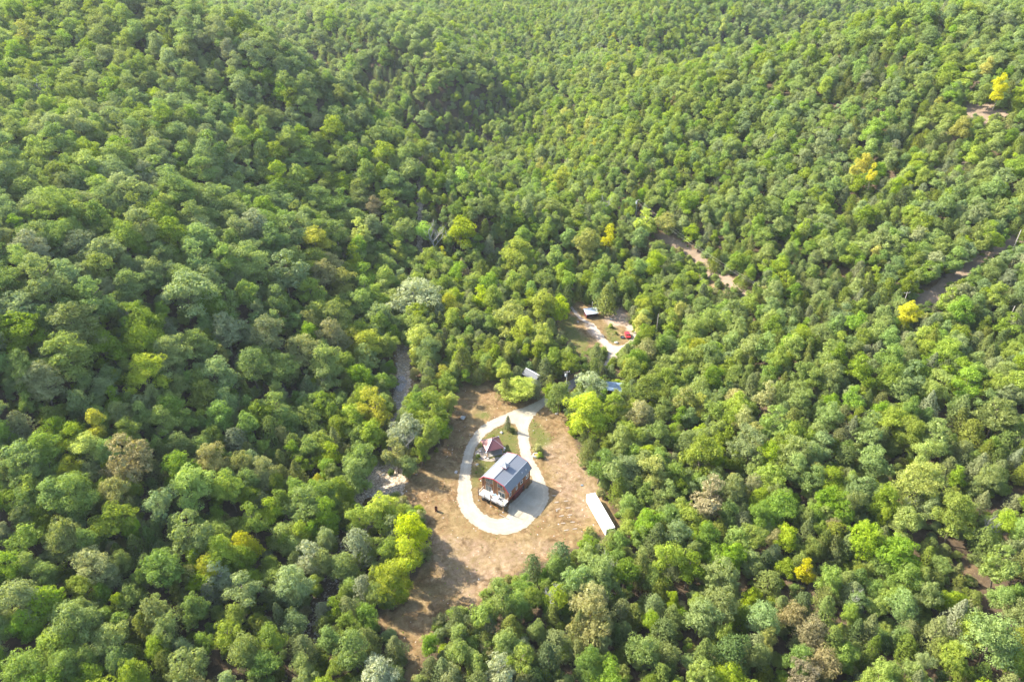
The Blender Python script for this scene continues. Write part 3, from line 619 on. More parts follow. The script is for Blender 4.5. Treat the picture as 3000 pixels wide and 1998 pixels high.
for (x, y) in ((4.45, 7.7), (4.62, 9.6)):
    z = roofz(x); m_ = MB(); m_.box(x-0.16, x+0.16, y-0.2, y+0.2, z-0.1, z+0.32); m_.tube([(x, y, z+0.3), (x, y, z+0.5)], 0.11, 8); m_.build('roof_vent', M['steel'], house)
# openings of the gable front
def sliding_door(x0, x1, z0, z1):
    f = MB(); t_ = 0.09; y0, y1 = -0.05, -0.003
    f.box(x0, x1, y0, y1, z0, z0+t_); f.box(x0, x1, y0, y1, z1-t_, z1); f.box(x0, x0+t_, y0, y1, z0+t_, z1-t_); f.box(x1-t_, x1, y0, y1, z0+t_, z1-t_)
    xm = (x0+x1)/2; f.box(xm-0.045, xm+0.045, y0-0.01, y1, z0+t_, z1-t_)
    o = f.build('patio_door', M['frame'], house)
    MB().box(x0+t_, xm-0.045, -0.03, -0.006, z0+t_, z1-t_).box(xm+0.045, x1-t_, -0.03, -0.006, z0+t_, z1-t_).build('pane', M['glass'], o)
sliding_door(-3.15, -0.95, FZ+0.10, 4.5); sliding_door(1.35, 3.65, FZ+0.10, 4.5)
def win(x0, x1, z0, z1, nm='window'):
    f = MB(); t_ = 0.07; y0, y1 = -0.045, -0.003
    f.box(x0, x1, y0, y1, z0, z0+t_); f.box(x0, x1, y0, y1, z1-t_, z1); f.box(x0, x0+t_, y0, y1, z0+t_, z1-t_); f.box(x1-t_, x1, y0, y1, z0+t_, z1-t_)
    o = f.build(nm, M['frame'], house); MB().box(x0+t_, x1-t_, -0.028, -0.006, z0+t_, z1-t_).build('pane', M['glass'], o)
win(-2.9, -1.5, 4.85, 5.55); win(2.0, 3.3, 4.85, 5.45)
for pts in ([(-3.1,5.85),(-0.6,5.85),(-0.6,7.75),(-3.1,7.25)], [(1.0,5.85),(2.9,5.85),(2.9,7.15),(1.0,7.7)]):
    o = MB().prism(pts, 'y', -0.035, -0.003).build('gable_window', M['frame'], house)
    cxx = sum(p[0] for p in pts)/4; czz = sum(p[1] for p in pts)/4
    MB().prism([(cxx+(x-cxx)*0.88, czz+(z-czz)*0.84) for x, z in pts], 'y', -0.05, -0.037).build('pane', M['glass'], o)
m_ = MB()
for x in (-3.35, -0.35, 1.0, 4.0): m_.box(x-0.07, x+0.07, -0.03, -0.002, FZ+0.1, roofz(x)-0.35)
m_.each('corner_board', M['newpost'], house)
for (y0, y1, z0, z1) in ((0.55, 1.35, 3.35, 4.9), (3.9, 4.7, 3.35, 4.95), (6.2, 7.4, 3.6, 4.7), (9.3, 10.6, 3.2, 4.9)):
    f = MB(); f.box(W1+0.003, W1+0.06, y0, y1, z0, z0+0.1); f.box(W1+0.003, W1+0.06, y0, y1, z1-0.1, z1); f.box(W1+0.003, W1+0.06, y0, y0+0.1, z0+0.1, z1-0.1); f.box(W1+0.003, W1+0.06, y1-0.1, y1, z0+0.1, z1-0.1)
    o = f.build('side_window', M['white'], house); MB().box(W1+0.005, W1+0.03, y0+0.1, y1-0.1, z0+0.1, z1-0.1).build('pane', M['glass'], o)
m_ = MB(); m_.lathe([(0.02,0.28),(0.16,0.2),(0.2,0.05),(0.12,-0.1),(0.03,-0.14)], 12, (W0-0.35, -0.1, 5.15)); m_.build('porch_lamp', M['white'], house, True)
# deck
DX0, DX1, DY = -3.85, 4.85, -2.62
m_ = MB(); k = 0
y = DY
while y < -0.1: m_.box(DX0, DX1, y, min(y+0.137, -0.06), FZ-0.06, FZ, 0); y += 0.15
m_.build('deck_floor', M['deck'], house)
m_ = MB(); m_.box(DX0+0.02, DX1-0.02, DY+0.02, DY+0.09, FZ-0.36, FZ-0.065); m_.box(DX0+0.02, DX0+0.09, DY+0.1, -0.06, FZ-0.36, FZ-0.065); m_.box(DX1-0.09, DX1-0.02, DY+0.1, -0.06, FZ-0.36, FZ-0.065)
for x in np.arange(DX0+0.6, DX1-0.3, 0.6): m_.box(x, x+0.05, DY+0.1, -0.06, FZ-0.3, FZ-0.065)
m_.build('deck_joist', M['deck'], house)
for x in (DX0+0.02, 0.5, DX1-0.08):
    m_ = MB(); m_.box(x-0.09, x+0.09, DY-0.12, DY+0.015, FZ-0.5, FZ+2.35, 0); m_.box(x-0.088, x+0.088, DY-0.118, DY+0.013, 0.12, FZ-0.5, 1)
    o = m_.build('deck_post', [M['post'], M['newpost']], house)
    MB().lathe([(0.28, -0.1), (0.26, 0.1), (0.2, 0.13)], 8, (x, DY-0.05, 0)).build('footing', M['boulder'], o)
for x in (-1.7, 2.7):
    MB().box(x-0.05, x+0.05, DY-0.08, DY+0.015, FZ-0.3, FZ+1.15).build('rail_post', M['post'], house)
m_ = MB()
for z in (FZ+0.45, FZ+0.75): m_.tube([(DX0, DY-0.03, z), (DX1, DY-0.03, z)], 0.022, 5)
for x in (DX0+0.03, DX1-0.03):
    for z in (FZ+0.45, FZ+0.75): m_.tube([(x, DY, z), (x, -0.05, z)], 0.022, 5)
m_.box(DX0-0.02, DX1+0.02, DY-0.10, DY+0.03, FZ+1.06, FZ+1.11); m_.box(DX0-0.03, DX0+0.09, DY+0.04, -0.05, FZ+1.06, FZ+1.11); m_.box(DX1-0.09, DX1+0.03, DY+0.04, -0.05, FZ+1.06, FZ+1.11)
m_.build('deck_rail', M['frame'], house)

cH, sH = math.cos(HA), math.sin(HA)
def hw(x, y): return (-5.05+x*cH-y*sH, 144.52+x*sH+y*cH)
# deck furniture
def deck_chair(x, y, rz, label):
    X, Y = hw(x, y); t = thing('deck_chair', label, 'chair', (X, Y, FZ+0.002), HA+rz, 'white chairs on the deck')
    MB().box(-0.3, 0.3, -0.3, 0.27, 0.34, 0.42).build('seat', M['white'], t)
    m_ = MB(); m_.prism([(0.27,0.36),(0.33,0.36),(0.60,1.08),(0.53,1.10)], 'x', -0.3, 0.3); m_.build('backrest', M['white'], t)
    for sx in (-1, 1):
        MB().box(sx*0.34-0.05, sx*0.34+0.05, -0.34, 0.34, 0.58, 0.62).build('armrest', M['white'], t)
        for yy in (-0.28, 0.26): MB().box(sx*0.33-0.03, sx*0.33+0.03, yy-0.03, yy+0.03, 0, 0.575).build('leg', M['white'], t)
    return t
deck_chair(-0.55, -0.75, R(25), 'white slatted chair left of the round glass table on the deck')
deck_chair(1.75, -0.95, R(-25), 'white slatted chair right of the round glass table on the deck')
X, Y = hw(0.66, -0.8); t = thing('patio_table', 'round glass topped table between two white chairs on the deck', 'table', (X, Y, FZ+0.002), HA)
MB().lathe([(0.0,0.70),(0.5,0.70),(0.5,0.725),(0.0,0.725)], 20).build('table_top', M['bluetin'], t)
for k in range(4):
    a_ = k*math.pi/2+0.4; MB().tube([(0.42*math.cos(a_), 0.42*math.sin(a_), 0), (0.3*math.cos(a_), 0.3*math.sin(a_), 0.70)], 0.02, 5).build('leg', M['steel'], t)
X, Y = hw(2.9, -1.2); t = thing('footstool', 'small dark topped footstool on the pale deck near its right patio door', 'stool', (X, Y, FZ+0.002), HA)
MB().box(-0.28, 0.28, -0.2, 0.2, 0.3, 0.38).build('seat', M['rubber'], t)
for sx in (-1, 1):
    for sy in (-1, 1): MB().box(sx*0.24-0.025, sx*0.24+0.025, sy*0.16-0.025, sy*0.16+0.025, 0, 0.298).build('leg', M['white'], t)
X, Y = hw(-0.1, -1.75); t = thing('fire_bowl', 'small dark fire bowl in the middle of the pale deck', 'fire bowl', (X, Y, FZ+0.002), HA)
MB().lathe([(0.12,0.1),(0.3,0.22),(0.32,0.3),(0.26,0.28),(0.1,0.18)], 14).build('bowl', M['rust'], t)
for k in range(3):
    a_ = k*2.09; MB().tube([(0.26*math.cos(a_), 0.26*math.sin(a_), 0), (0.15*math.cos(a_), 0.15*math.sin(a_), 0.14)], 0.015, 4).build('leg', M['steel'], t)
# covered buggy parked under the deck
X, Y = hw(-1.9, -1.35); t = thing('covered_buggy', 'black tarp covered buggy parked under the left end of the deck', 'buggy', (X, Y, 0.0), HA)
pr = [(-1.45,0.35),(-1.4,0.75),(-0.7,0.95),(-0.4,1.5),(0.7,1.52),(1.0,1.0),(1.45,0.9),(1.5,0.35)]
m_ = MB(); m_.prism(pr, 'y', -0.72, 0.72); m_.build('cover', M['black'], t, bevel=0.08)
for sx in (-0.95, 0.95):
    for sy in (-0.66, 0.66): MB().tube([(sx, sy-0.12, 0.3), (sx, sy+0.12, 0.3)], 0.3, 14).build('wheel', M['rubber'], t)
X, Y = hw(1.55, -2.2); tag(MB().box(-1.25, 1.25, -0.14, 0.14, 0.03, 0.2).build('timber', M['orange']), 'orange timber lying on the grass at the foot of the middle deck post', 'timber').location = (X, Y, 0)
bpy.data.objects['timber'].rotation_euler = (0, 0, HA+R(-3))
X, Y = hw(6.7, -4.3); o = tag(MB().box(-1.6, 1.6, -0.1, 0.1, 0.02, 0.18).build('log', M['stone']), 'pale edging log lying from the right deck post along the gravel', 'log'); o.location = (X-0.4, Y+0.6, 0.02); o.rotation_euler = (0, 0, HA+R(-2))

# ---------------------------------------------------------------- gazebo
gaz = thing('gazebo', 'square timber gazebo with maroon metal hip roof behind the barn house', 'gazebo', (-6.2, 166.3, 0.0), R(20))
a_ = 2.95; AP = 4.85; EZ = 2.62
m_ = MB(); m_.box(-2.75, 2.75, -2.75, 2.75, -0.1, 0.12); m_.build('floor_slab', M['concrete'], gaz)
c4 = [(-a_,-a_),(a_,-a_),(a_,a_),(-a_,a_)]
for i in range(4):
    p, q = c4[i], c4[(i+1) % 4]
    ln = 2*a_; m_ = MB(); th = math.atan2(q[1]-p[1], q[0]-p[0]); mid = ((p[0]+q[0])/2, (p[1]+q[1])/2)
    # panel in its own frame so the ribs run up the slope
    vs = [(-a_,0,0),(a_,0,0),(0.09,a_-0.09,AP-EZ),(-0.09,a_-0.09,AP-EZ)]; vb = [(x, y, z-0.07) for x, y, z in vs]
    m_.add(vs+vb, [(0,1,2,3),(7,6,5,4),(0,4,5,1),(1,5,6,2),(2,6,7,3),(3,7,4,0)])
    o = m_.build('roof_panel', M['gazroof'], gaz); o.location = (mid[0], mid[1], EZ); o.rotation_euler = (0, 0, th)
m_ = MB()
for p in c4: m_.tube([(p[0], p[1], EZ+0.03), (0, 0, AP+0.05)], 0.09, 5)
m_.each('hip_cap', M['hip'], gaz)
MB().lathe([(0.12,AP-0.1),(0.2,AP),(0.2,AP+0.2),(0.1,AP+0.3)], 12).build('finial', M['gazroof'], gaz)
for p in c4: MB().box(p[0]*0.86-0.1, p[0]*0.86+0.1, p[1]*0.86-0.1, p[1]*0.86+0.1, 0.12, EZ+0.15).build('post', M['newpost'], gaz)
m_ = MB(); m_.box(-2.5, 2.5, 2.3, 2.42, 0.122, 1.9); m_.box(2.3, 2.42, -0.5, 2.29, 0.122, 1.9); m_.each('back_wall', M['darkwood'], gaz)
m_ = MB()
for p in c4[:3]: m_.box(p[0]-0.3, p[0]+0.28, p[1]-0.3, p[1]+0.25, EZ-0.45, EZ-0.1)
m_.each('corner_bracket', M['steel'], gaz)
cG, sG = math.cos(R(20)), math.sin(R(20))
def gw(x, y): return (-6.05+x*cG-y*sG, 166.1+x*sG+y*cG)

def rock(name, px, r, label, cat='boulder', mat='boulder', group=None, squash=0.6, xy=None, seed=None, up=0.0):
    x, y, z = ground_at(*px) if xy is None else (*xy, tz(*xy))
    rr = random.Random(seed if seed is not None else int(x*13+y*7))
    bm = bmesh.new(); bmesh.ops.create_icosphere(bm, subdivisions=3, radius=r)
    off = Vector((rr.random()*9, rr.random()*9, rr.random()*9)); from mathutils import noise as mn
    for v in bm.verts:
        n = v.co.normalized(); k = 1+0.35*mn.noise(n*1.6+off)+0.14*mn.noise(n*4+off)
        v.co = Vector((n.x*r*k*rr.uniform(.98, 1.02), n.y*r*k*0.85, n.z*r*k*squash))
    me = bpy.data.meshes.new(name); bm.to_mesh(me); bm.free(); me.materials.append(M[mat])
    o = link(bpy.data.objects.new(name, me)); o.location = (x, y, z+r*squash*0.45+up); o.rotation_euler = (0, 0, rr.random()*6)
    return tag(o, label, cat, group)
rock('boulder', (1356,1225), 0.9, 'large pale boulder in the shade by the creek trees above the gravel loop')
rock('boulder', (1336,1384), 0.55, 'small white rock beside the left edge of the gravel loop')
rock('boulder', (1398,1361), 0.5, 'white rock on the shaded grass left of the barn house roof', squash=0.5)
rock('boulder', (1469,1268), 0.55, 'pale rock at the foot of the slender conifer in the island')
rock('boulder', (1630,1212), 0.5, 'pale rock beneath the round green tree by the road neck')
rock('boulder', (1480,1480), 0.45, 'white rock beside the right deck post in the shade')
rock('boulder', (1806,1005), 0.8, 'pale rock heap left of the red car', squash=0.5)
rock('boulder', (1790,936), 0.6, 'whitish rock on the grass below the tin shed tree')
rock('boulder', (1693,944), 0.45, 'small pale rock beside the wheel track left of the tin shed')
# rocks set around the gazebo patio
for i, (x, y, r, s_) in enumerate(((-3.7,1.0,.5,'white rock at the far left corner of the gazebo roof'),(-3.3,-2.3,.5,'white rock against the near left corner of the gazebo'),(-2.7,-3.1,.42,'small white rock just in front of the near left gazebo post'),(3.3,-1.0,.45,'pale rock beside the right corner of the gazebo'),(2.9,-2.6,.4,'small pale rock in front of the right gazebo post'),(-4.9,0.1,.4,'grey rock on the outer edge of the patio left of the gazebo'))):
    rock('rock', None, r, s_, 'rock', group='rocks around the gazebo', xy=gw(x, y))
sheet('patio', [[gw(*p) for p in ((-5.6,1.2),(-4.2,2.2),(-2.9,2.4),(-2.8,-3.0),(0.3,-3.2),(1.2,-4.2),(-2.0,-4.6),(-4.6,-3.2),(-5.8,-1.0))]], M['stone'], 0.06, jitter=0.12, world=True)

# ring planter of white stone
x, y, z = ground_at(1571, 1335); t = thing('stone_ring', 'round white stone ring planter beside the right side of the gravel loop', 'planter', (x, y, z))
m_ = MB(); n_ = 14
for k in range(n_):
    a0 = 2*math.pi*k/n_; rr = rnd.uniform(.9, 1.1); cx, cy_ = 1.0*math.cos(a0), 0.9*math.sin(a0)
    m_.box(cx-0.2*rr, cx+0.2*rr, cy_-0.2, cy_+0.2, -0.05, 0.45*rr, rz=a0)
m_.build('rim', M['boulder'], t); MB().lathe([(0.85,0.0),(0.8,0.2),(0.3,0.28)], 12).build('soil', M['orange'], t)
# rusty barrel
x, y, z = ground_at(1278, 1496); t = thing('burn_barrel', 'rusty open burn barrel standing on bare ground left of the gravel loop', 'barrel', (x, y, z))
MB().lathe([(.40,0),(.40,.45),(.43,.47),(.43,.5),(.40,.52),(.40,1.05),(.43,1.07),(.43,1.1),(.40,1.12),(.40,1.5),(.36,1.5),(.36,.7)], 18).build('shell', M['rust'], t)
MB().lathe([(.01,.6),(.355,.6),(.355,.7),(.01,.72)], 18).build('ash', M['black'], t)
# pallet
x, y, z = ground_at(1721, 1552); t = thing('pallet', 'orange wooden pallet lying near the front end of the white container', 'pallet', (x, y, z+0.03), R(24))
m_ = MB()
for k in range(3): m_.box(-1.15, 1.15, -0.55+k*0.5, -0.45+k*0.5, 0.0, 0.2)
m_.each('bearer', M['orange'], t)
m_ = MB()
for k in range(8): m_.box(-1.15+k*0.31, -1.0+k*0.31, -0.56, 0.56, 0.203, 0.235)
m_.build('slat', M['newpost'], t)
MB().box(-1.15, 1.15, -0.66, -0.57, 0.0, 0.42).build('side_board', M['orange'], t)
MB().box(-0.5, 0.3, -0.1, 0.3, 0.24, 0.42, rz=0.4).build('plank', M['frame'], t)
# slabs in two rows
A4 = lambda x, y: (1550+x/7.84, 1400+y/7.84)
sl = [((572,405),'pale slab lying in the dark corner of the house shadow'),
      ((630,560),'topmost slab of the left row between loop and container'),((665,715),'second slab from the top in the left row near the loop'),((745,870),'third slab from the top in the left row near the loop'),((782,1038),'fourth slab from the top in the left row near the loop'),((855,1200),'lowest slab of the left row near the loop'),
      ((850,530),'topmost and faintest slab of the right row towards the container'),((897,685),'second slab from the top in the right row towards the container'),((937,848),'third slab from the top in the right row towards the container'),((1003,1012),'fourth slab from the top in the right row, a stub below it'),((1052,1168),'lowest slab of the right row towards the container')]
for i, (p, lb) in enumerate(sl):
    x, y, z = ground_at(*A4(*p)); m_ = MB(); L_ = rnd.uniform(.68, .8)
    m_.prism([(-L_,-.12),(-L_*.3,-.2),(L_*.5,-.17),(L_,-.05),(L_*.9,.14),(0,.2),(-L_*.9,.1)], 'z', -0.04, 0.1)
    o = tag(m_.build('stone_slab', M['stone']), lb, 'slab', 'pale slabs laid in two rows'); o.location = (x, y, z); o.rotation_euler = (0, 0, R(rnd.uniform(2, 18)))
x, y, z = ground_at(1705, 1422); m_ = MB(); m_.box(-.35,.35,-.2,.2,0,.25); o = tag(m_.build('plastic_crate', M['bluetin'], bevel=0.04), 'small turquoise crate lying on the dry ground above the container', 'crate'); o.location = (x, y, z)

# ---------------------------------------------------------------- white container
ct = thing('container', 'long white steel storage container at the right edge of the yard', 'container', (24.9, 137.75, 0.0), R(-72.6)-R(90))
CL, CW, CHh = 13.9, 2.6, 2.72        # local: y along the length
m_ = MB(); m_.box(-CW/2, -CW/2+0.05, -CL/2+.06, CL/2-.06, 0.3, CHh-0.1); m_.box(CW/2-0.05, CW/2, -CL/2+.06, CL/2-.06, 0.3, CHh-0.1); m_.each('side_panel', M['containerwhite'], ct)
m_ = MB(); m_.box(-CW/2+.02, CW/2-.02, -CL/2+.02, CL/2-.02, CHh-0.09, CHh-0.03); m_.build('roof_panel', M['containerroof'], ct)
m_ = MB()
for sx in (-1, 1):
    m_.box(sx*(CW/2-0.05)-0.06, sx*(CW/2-0.05)+0.06, -CL/2, CL/2, CHh-0.12, CHh); m_.box(sx*(CW/2-0.05)-0.06, sx*(CW/2-0.05)+0.06, -CL/2, CL/2, 0.12, 0.3)
    for sy in (-1, 1): m_.box(sx*(CW/2-0.06)-0.08, sx*(CW/2-0.06)+0.08, sy*(CL/2-0.08)-0.08, sy*(CL/2-0.08)+0.08, 0.31, CHh-0.13)
for sy in (-1, 1): m_.box(-CW/2+.12, CW/2-.12, sy*(CL/2-0.05)-0.05, sy*(CL/2-0.05)+0.05, CHh-0.12, CHh-0.003)
m_.build('frame_rail', M['white'], ct)
MB().box(-CW/2+.1, CW/2-.1, -CL/2+.02, -CL/2+.08, 0.3, CHh-.13).build('end_panel', M['containerwhite'], ct)
for sx in (-1, 1):
    o = MB().box(min(0.01*sx, sx*(CW/2-.15)), max(0.01*sx, sx*(CW/2-.15)), CL/2-.08, CL/2-.02, 0.3, CHh-.13).build('door', M['greytin'], ct)
    MB().tube([(sx*.4, CL/2+.01, .35), (sx*.4, CL/2+.01, CHh-.2)], 0.025, 6).build('lock_rod', M['steel'], o)
for (x, y) in ((.1, 5.0), (-.1, 5.8), (-.35, 6.4), (1.05, 6.5), (1.05, -6.5)): MB().box(x-.09, x+.09, y-.14, y+.14, CHh-.03, CHh+.05).build('roof_fitting', M['rust'], ct)
m_ = MB()
for sx in (-1, 1):
    for y in (-6.3, -2, 2, 6.3): m_.box(sx*1.1-.15, sx*1.1+.15, y-.2, y+.2, -0.1, 0.118)
m_.each('support_block', M['concrete'], ct)

# ---------------------------------------------------------------- upper clearing
def shed(name, label, px, rz, L, Wd, h0, h1, roofm, wallm, cat='shed', drop=0.0, open_side=True):
    x, y, z = ground_at(*px); t = thing(name, label, cat, (x, y, z), rz)
    m_ = MB(); m_.box(-L/2, -L/2+.08, -Wd/2, Wd/2, 0, h0); m_.box(L/2-.08, L/2, -Wd/2, Wd/2, 0, h0); m_.box(-L/2+.085, L/2-.085, Wd/2-.08, Wd/2, 0, h0)
    m_.each('wall', M[wallm], t)
    m_ = MB()
    for sx in (-1, 0, 1): m_.box(sx*(L/2-.15)-.07, sx*(L/2-.15)+.07, -Wd/2-.02, -Wd/2+.12, 0, h0-.05)
    m_.each('post', M['post'], t)
    m_ = MB(); m_.box(-L/2+.1, L/2-.1, -Wd/2+.3, Wd/2-.1, 0.02, 0.12); m_.box(-L*.3, L*.1, -.2, Wd/2-.3, 0.12, 0.9); m_.build('floor', M['darkwood'], t)
    # curved sheet roof
    m_ = MB(); n_ = 6; top = []; ov = .35
    for k in range(n_+1):
        f_ = k/n_; yy = -Wd/2-ov+(Wd+2*ov)*f_; zz = h0+(h1-h0)*(f_**1.0)+drop*math.sin(math.pi*f_); top.append((yy, zz))
    m_.prism(top+[(yy, zz-.06) for yy, zz in top[::-1]], 'x', -L/2-ov, L/2+ov)
    m_.build('roof', M[roofm], t); return t
shed('tin_shed', 'small open fronted shed with pale tin roof beside the lone cedar in the upper clearing', (1731,926), R(14), 5.0, 3.2, 2.1, 2.9, 'shedroof', 'redsiding', drop=-0.12)
tn = shed('blue_roof_shed', 'pale blue metal roofed building half hidden by trees right of the road', (1797,1150), R(-12), 5.6, 3.8, 2.4, 3.0, 'bluetin', 'greytin')
# gabled shed under the spreading tree
x, y, z = ground_at(1560, 1112); t = thing('gabled_shed', 'grey gabled shed with white ridge under the spreading tree left of the road', 'shed', (x, y, z), R(-45))
MB().box(-3.0, 3.0, -1.9, 1.9, 0, 2.2).build('wall', M['greytin'], t)
for s, mt in ((-1, 'greytin'), (1, 'darktin')):
    m_ = MB(); vs = [(-3.4, s*2.3, 2.05), (3.4, s*2.3, 2.05), (3.4, 0, 3.5), (-3.4, 0, 3.5)]; m_.add(vs+[(a, b, c-.08) for a, b, c in vs], [(0,1,2,3),(7,6,5,4),(0,4,5,1),(1,5,6,2),(2,6,7,3),(3,7,4,0)])
    m_.build('roof_slope', M[mt], t)
m_ = MB()
for sx in (-2.99, 2.93): m_.prism([(-1.9, 2.2), (1.9, 2.2), (0, 3.38)], 'x', sx, sx+.06)
m_.each('gable_end', M['greytin'], t); MB().tube([(-3.42, 0, 3.53), (3.42, 0, 3.53)], 0.09, 6).build('ridge_cap', M['white'], t)
# red car
x, y, z = ground_at(1838, 986); t = thing('red_car', 'bright red car parked on pale dirt in the upper clearing', 'car', (x, y, z), R(4))
side = [(-2.0,.45),(-2.05,.85),(-1.9,1.02),(-1.2,1.10),(-0.75,1.62),(1.1,1.66),(1.75,1.15),(2.05,1.05),(2.1,.5),(1.7,.33),(-1.7,.33)]
m_ = MB(); m_.prism(side, 'x', -.86, .86); m_.build('body', M['red'], t, bevel=0.06)
m_ = MB(); m_.prism([(-1.16,1.14),(-.80,1.58),(-.83,1.62),(-1.22,1.16)], 'x', -.72, .72); m_.build('rear_window', M['glass'], t)
m_ = MB(); m_.prism([(1.12,1.64),(1.70,1.19),(1.75,1.21),(1.16,1.68)], 'x', -.72, .72); m_.build('windscreen', M['glass'], t)
for s in (-1, 1):
    m_ = MB(); m_.prism([(-.95,1.14),(-.66,1.52),(1.02,1.55),(1.45,1.17)], 'x', s*.868-.006, s*.868+.006); m_.build('side_window', M['glass'], t)
    for yy in (-1.3, 1.3):
        o = MB().tube([(s*.72, yy, .33), (s*.89, yy, .33)], .33, 16).build('wheel', M['rubber'], t); MB().tube([(s*.891, yy, .33), (s*.9, yy, .33)], .19, 10).build('rim', M['steel'], o)
    MB().box(s*.62-.16, s*.62+.16, 2.08, 2.12, .72, .88).build('headlight', M['white'], t); MB().box(s*.7-.1, s*.7+.1, -2.09, -2.05, .72, .9).build('tail_light', M['redtrim'], t)
x, y, z = ground_at(1826, 990); t = thing('stock_tank', 'round black tank on the ground left of the red car', 'tank', (x-.35, y, z))
MB().lathe([(.82,0),(.85,.6),(.8,.62),(.76,.56),(.74,.15)], 20).build('rim', M['rubber'], t); MB().lathe([(.01,.3),(.74,.3),(.74,.34),(.01,.34)], 16).build('water', M['glass'], t)
# small white trailer roof seen among far trees
x, y, z = ground_at(1898, 655); z = tz(x, y); t = thing('white_trailer', 'narrow white roofed trailer showing between trees near the far utility pole', 'trailer', (x, y, z), R(-48))
MB().box(-2.6, 2.6, -1.0, 1.0, .6, 2.8).build('body', M['containerwhite'], t); MB().box(-2.7, 2.7, -1.08, 1.08, 2.803, 2.9).build('roof', M['white'], t)
for sy in (-.9, .9): MB().tube([(.4, sy-.12, .4), (.4, sy+.12, .4)], .4, 12).build('wheel', M['rubber'], t)
# gate post by the shed
x, y, z = ground_at(1735, 900); o = tag(MB().tube([(0,0,-.2),(0,0,2.6)], .1, 7).build('gate_post', M['white']), 'short pale post standing behind the tin shed', 'post'); o.location = (x, y, z)

# ---------------------------------------------------------------- utility poles and wires
def topz(u, v, X, Y):
    yv = (v-999)/FPX; h = Y*(SN+yv*CN)/(CN-yv*SN); return CAM_H-h
POLES = {}
def pole(key, base, topv, label, arm=None, tank=False, lean=0.0, height=None):
    x, y, z = ground_at(*base); zt = z+height if height else topz(base[0], topv, x, y)
    h = max(6.0, min(13.0, zt-z)); t = thing('utility_pole', label, 'utility pole', (x, y, z), 0, 'utility poles along the power line')
    MB().tube([(0,0,-.5),(0,0,h*.5),(0,0,h)], [.19,.16,.12], 8).build('pole_shaft', M['polewood'], t)
    tops = [Vector((x, y, z+h+.1)), Vector((x, y, z+h-1.2))]
    if arm is not None:
        ca, sa = math.cos(arm), math.sin(arm); o = MB().tube([(-1.1*ca,-1.1*sa,h-.35),(1.1*ca,1.1*sa,h-.35)], .07, 5).build('crossarm', M['polewood'], t)
        m_ = MB()
        for s in (-1, 1): m_.lathe([(.05,0),(.08,.08),(.05,.2),(.02,.24)], 8, (s*ca, s*sa, h-.29))
        m_.each('insulator', M['white'], o); tops = [Vector((x-ca, y-sa, z+h-.05)), Vector((x+ca, y+sa, z+h-.05))]
    if tank: MB().lathe([(.05,h-2.1),(.26,h-2.05),(.28,h-1.2),(.2,h-1.1),(.05,h-1.0)], 12, (-.45, -.1, 0)).build('transformer', M['insul'], t); MB().box(-.28, -.12, -.15, .0, h-1.9, h-1.5).build('bracket', M['steel'], t)
    POLES[key] = tops; return t
pole('A', (1658,1156), 1088, 'utility pole with two grey boxes standing beside the road above the round green tree', R(20), True)
pole('B', (1921,984), 920, 'bare utility pole against the dark trees right of the red car', None)
pole('C', (2209,876), 834, 'utility pole with crossarm where the power line corridor bends at mid right', R(-20), True)
pole('D', (1862,640), 586, 'far utility pole with transformer at the top of the power line corridor', R(40), True)
pole('E', (2642,905), 856, 'pole whose top shows above the yellow orange tree at right', R(10))
pole('F', (2968,730), 676, 'pole beside the right photo edge above the shaded corridor', R(50))
pole('G', (2946,959), 897, 'leaning bare pole in a gap of trees below the right end of the corridor', None)
def wire(a, b, sag, label, r=0.013):
    pts = [a.lerp(b, k/14)-Vector((0, 0, sag*4*(k/14)*(1-k/14))) for k in range(15)]
    tag(MB().tube(pts, r, 4).build('power_line', M['wire']), label, 'wire', 'overhead power lines')
wire(POLES['D'][0], POLES['C'][0], 2.2, 'left wire running down the dirt corridor from the far pole')
wire(POLES['D'][1], POLES['C'][1], 2.2, 'right wire running down the dirt corridor from the far pole')
wire(POLES['C'][0], POLES['E'][0], 2.0, 'upper wire crossing the right hand woods to the yellow orange tree')
wire(POLES['C'][1], POLES['E'][1], 2.6, 'lower wire crossing the right hand woods to the yellow orange tree')
wire(POLES['E'][0], POLES['F'][0], 2.0, 'left wire above the shaded corridor at the right edge')
wire(POLES['E'][1], POLES['F'][1], 2.0, 'right wire above the shaded corridor at the right edge')
wire(POLES['C'][0], POLES['B'][0], 2.0, 'upper wire from the corridor bend towards the bare pole')
wire(POLES['C'][1], POLES['B'][1], 2.0, 'lower wire from the corridor bend towards the bare pole')
wire(POLES['B'][0], POLES['A'][0], 2.0, 'wire from the bare pole down to the pole beside the road')
wire(POLES['E'][1], POLES['G'][0], 1.5, 'wire from the pole by the yellow tree to the leaning pole')

# ---------------------------------------------------------------- person by the road
def skinned(name, joints, edges, radii, mats, parent=None, sub=1):
    me = bpy.data.meshes.new(name); me.from_pydata(joints, edges, []); o = bpy.data.objects.new(name, me); COL.objects.link(o)
    sk_ = o.modifiers.new('skin', 'SKIN'); ss = o.modifiers.new('sub', 'SUBSURF'); ss.levels = ss.render_levels = sub
    lay = me.skin_vertices[0].data
    for i, r_ in enumerate(radii): lay[i].radius = (r_, r_) if not isinstance(r_, tuple) else r_
    lay[0].use_root = True
    for m in mats: me.materials.append(m)
    dg = bpy.context.evaluated_depsgraph_get(); dg.update(); ev = o.evaluated_get(dg)
    nm = bpy.data.meshes.new_from_object(ev); o.modifiers.clear(); o.data = nm; nm.name = name
    nm.polygons.foreach_set('use_smooth', [True]*len(nm.polygons))
    if not nm.materials:
        for m in mats: nm.materials.append(m)
    if parent is not None: o.parent = parent
    return o
x, y, z = ground_at(1668, 1154)
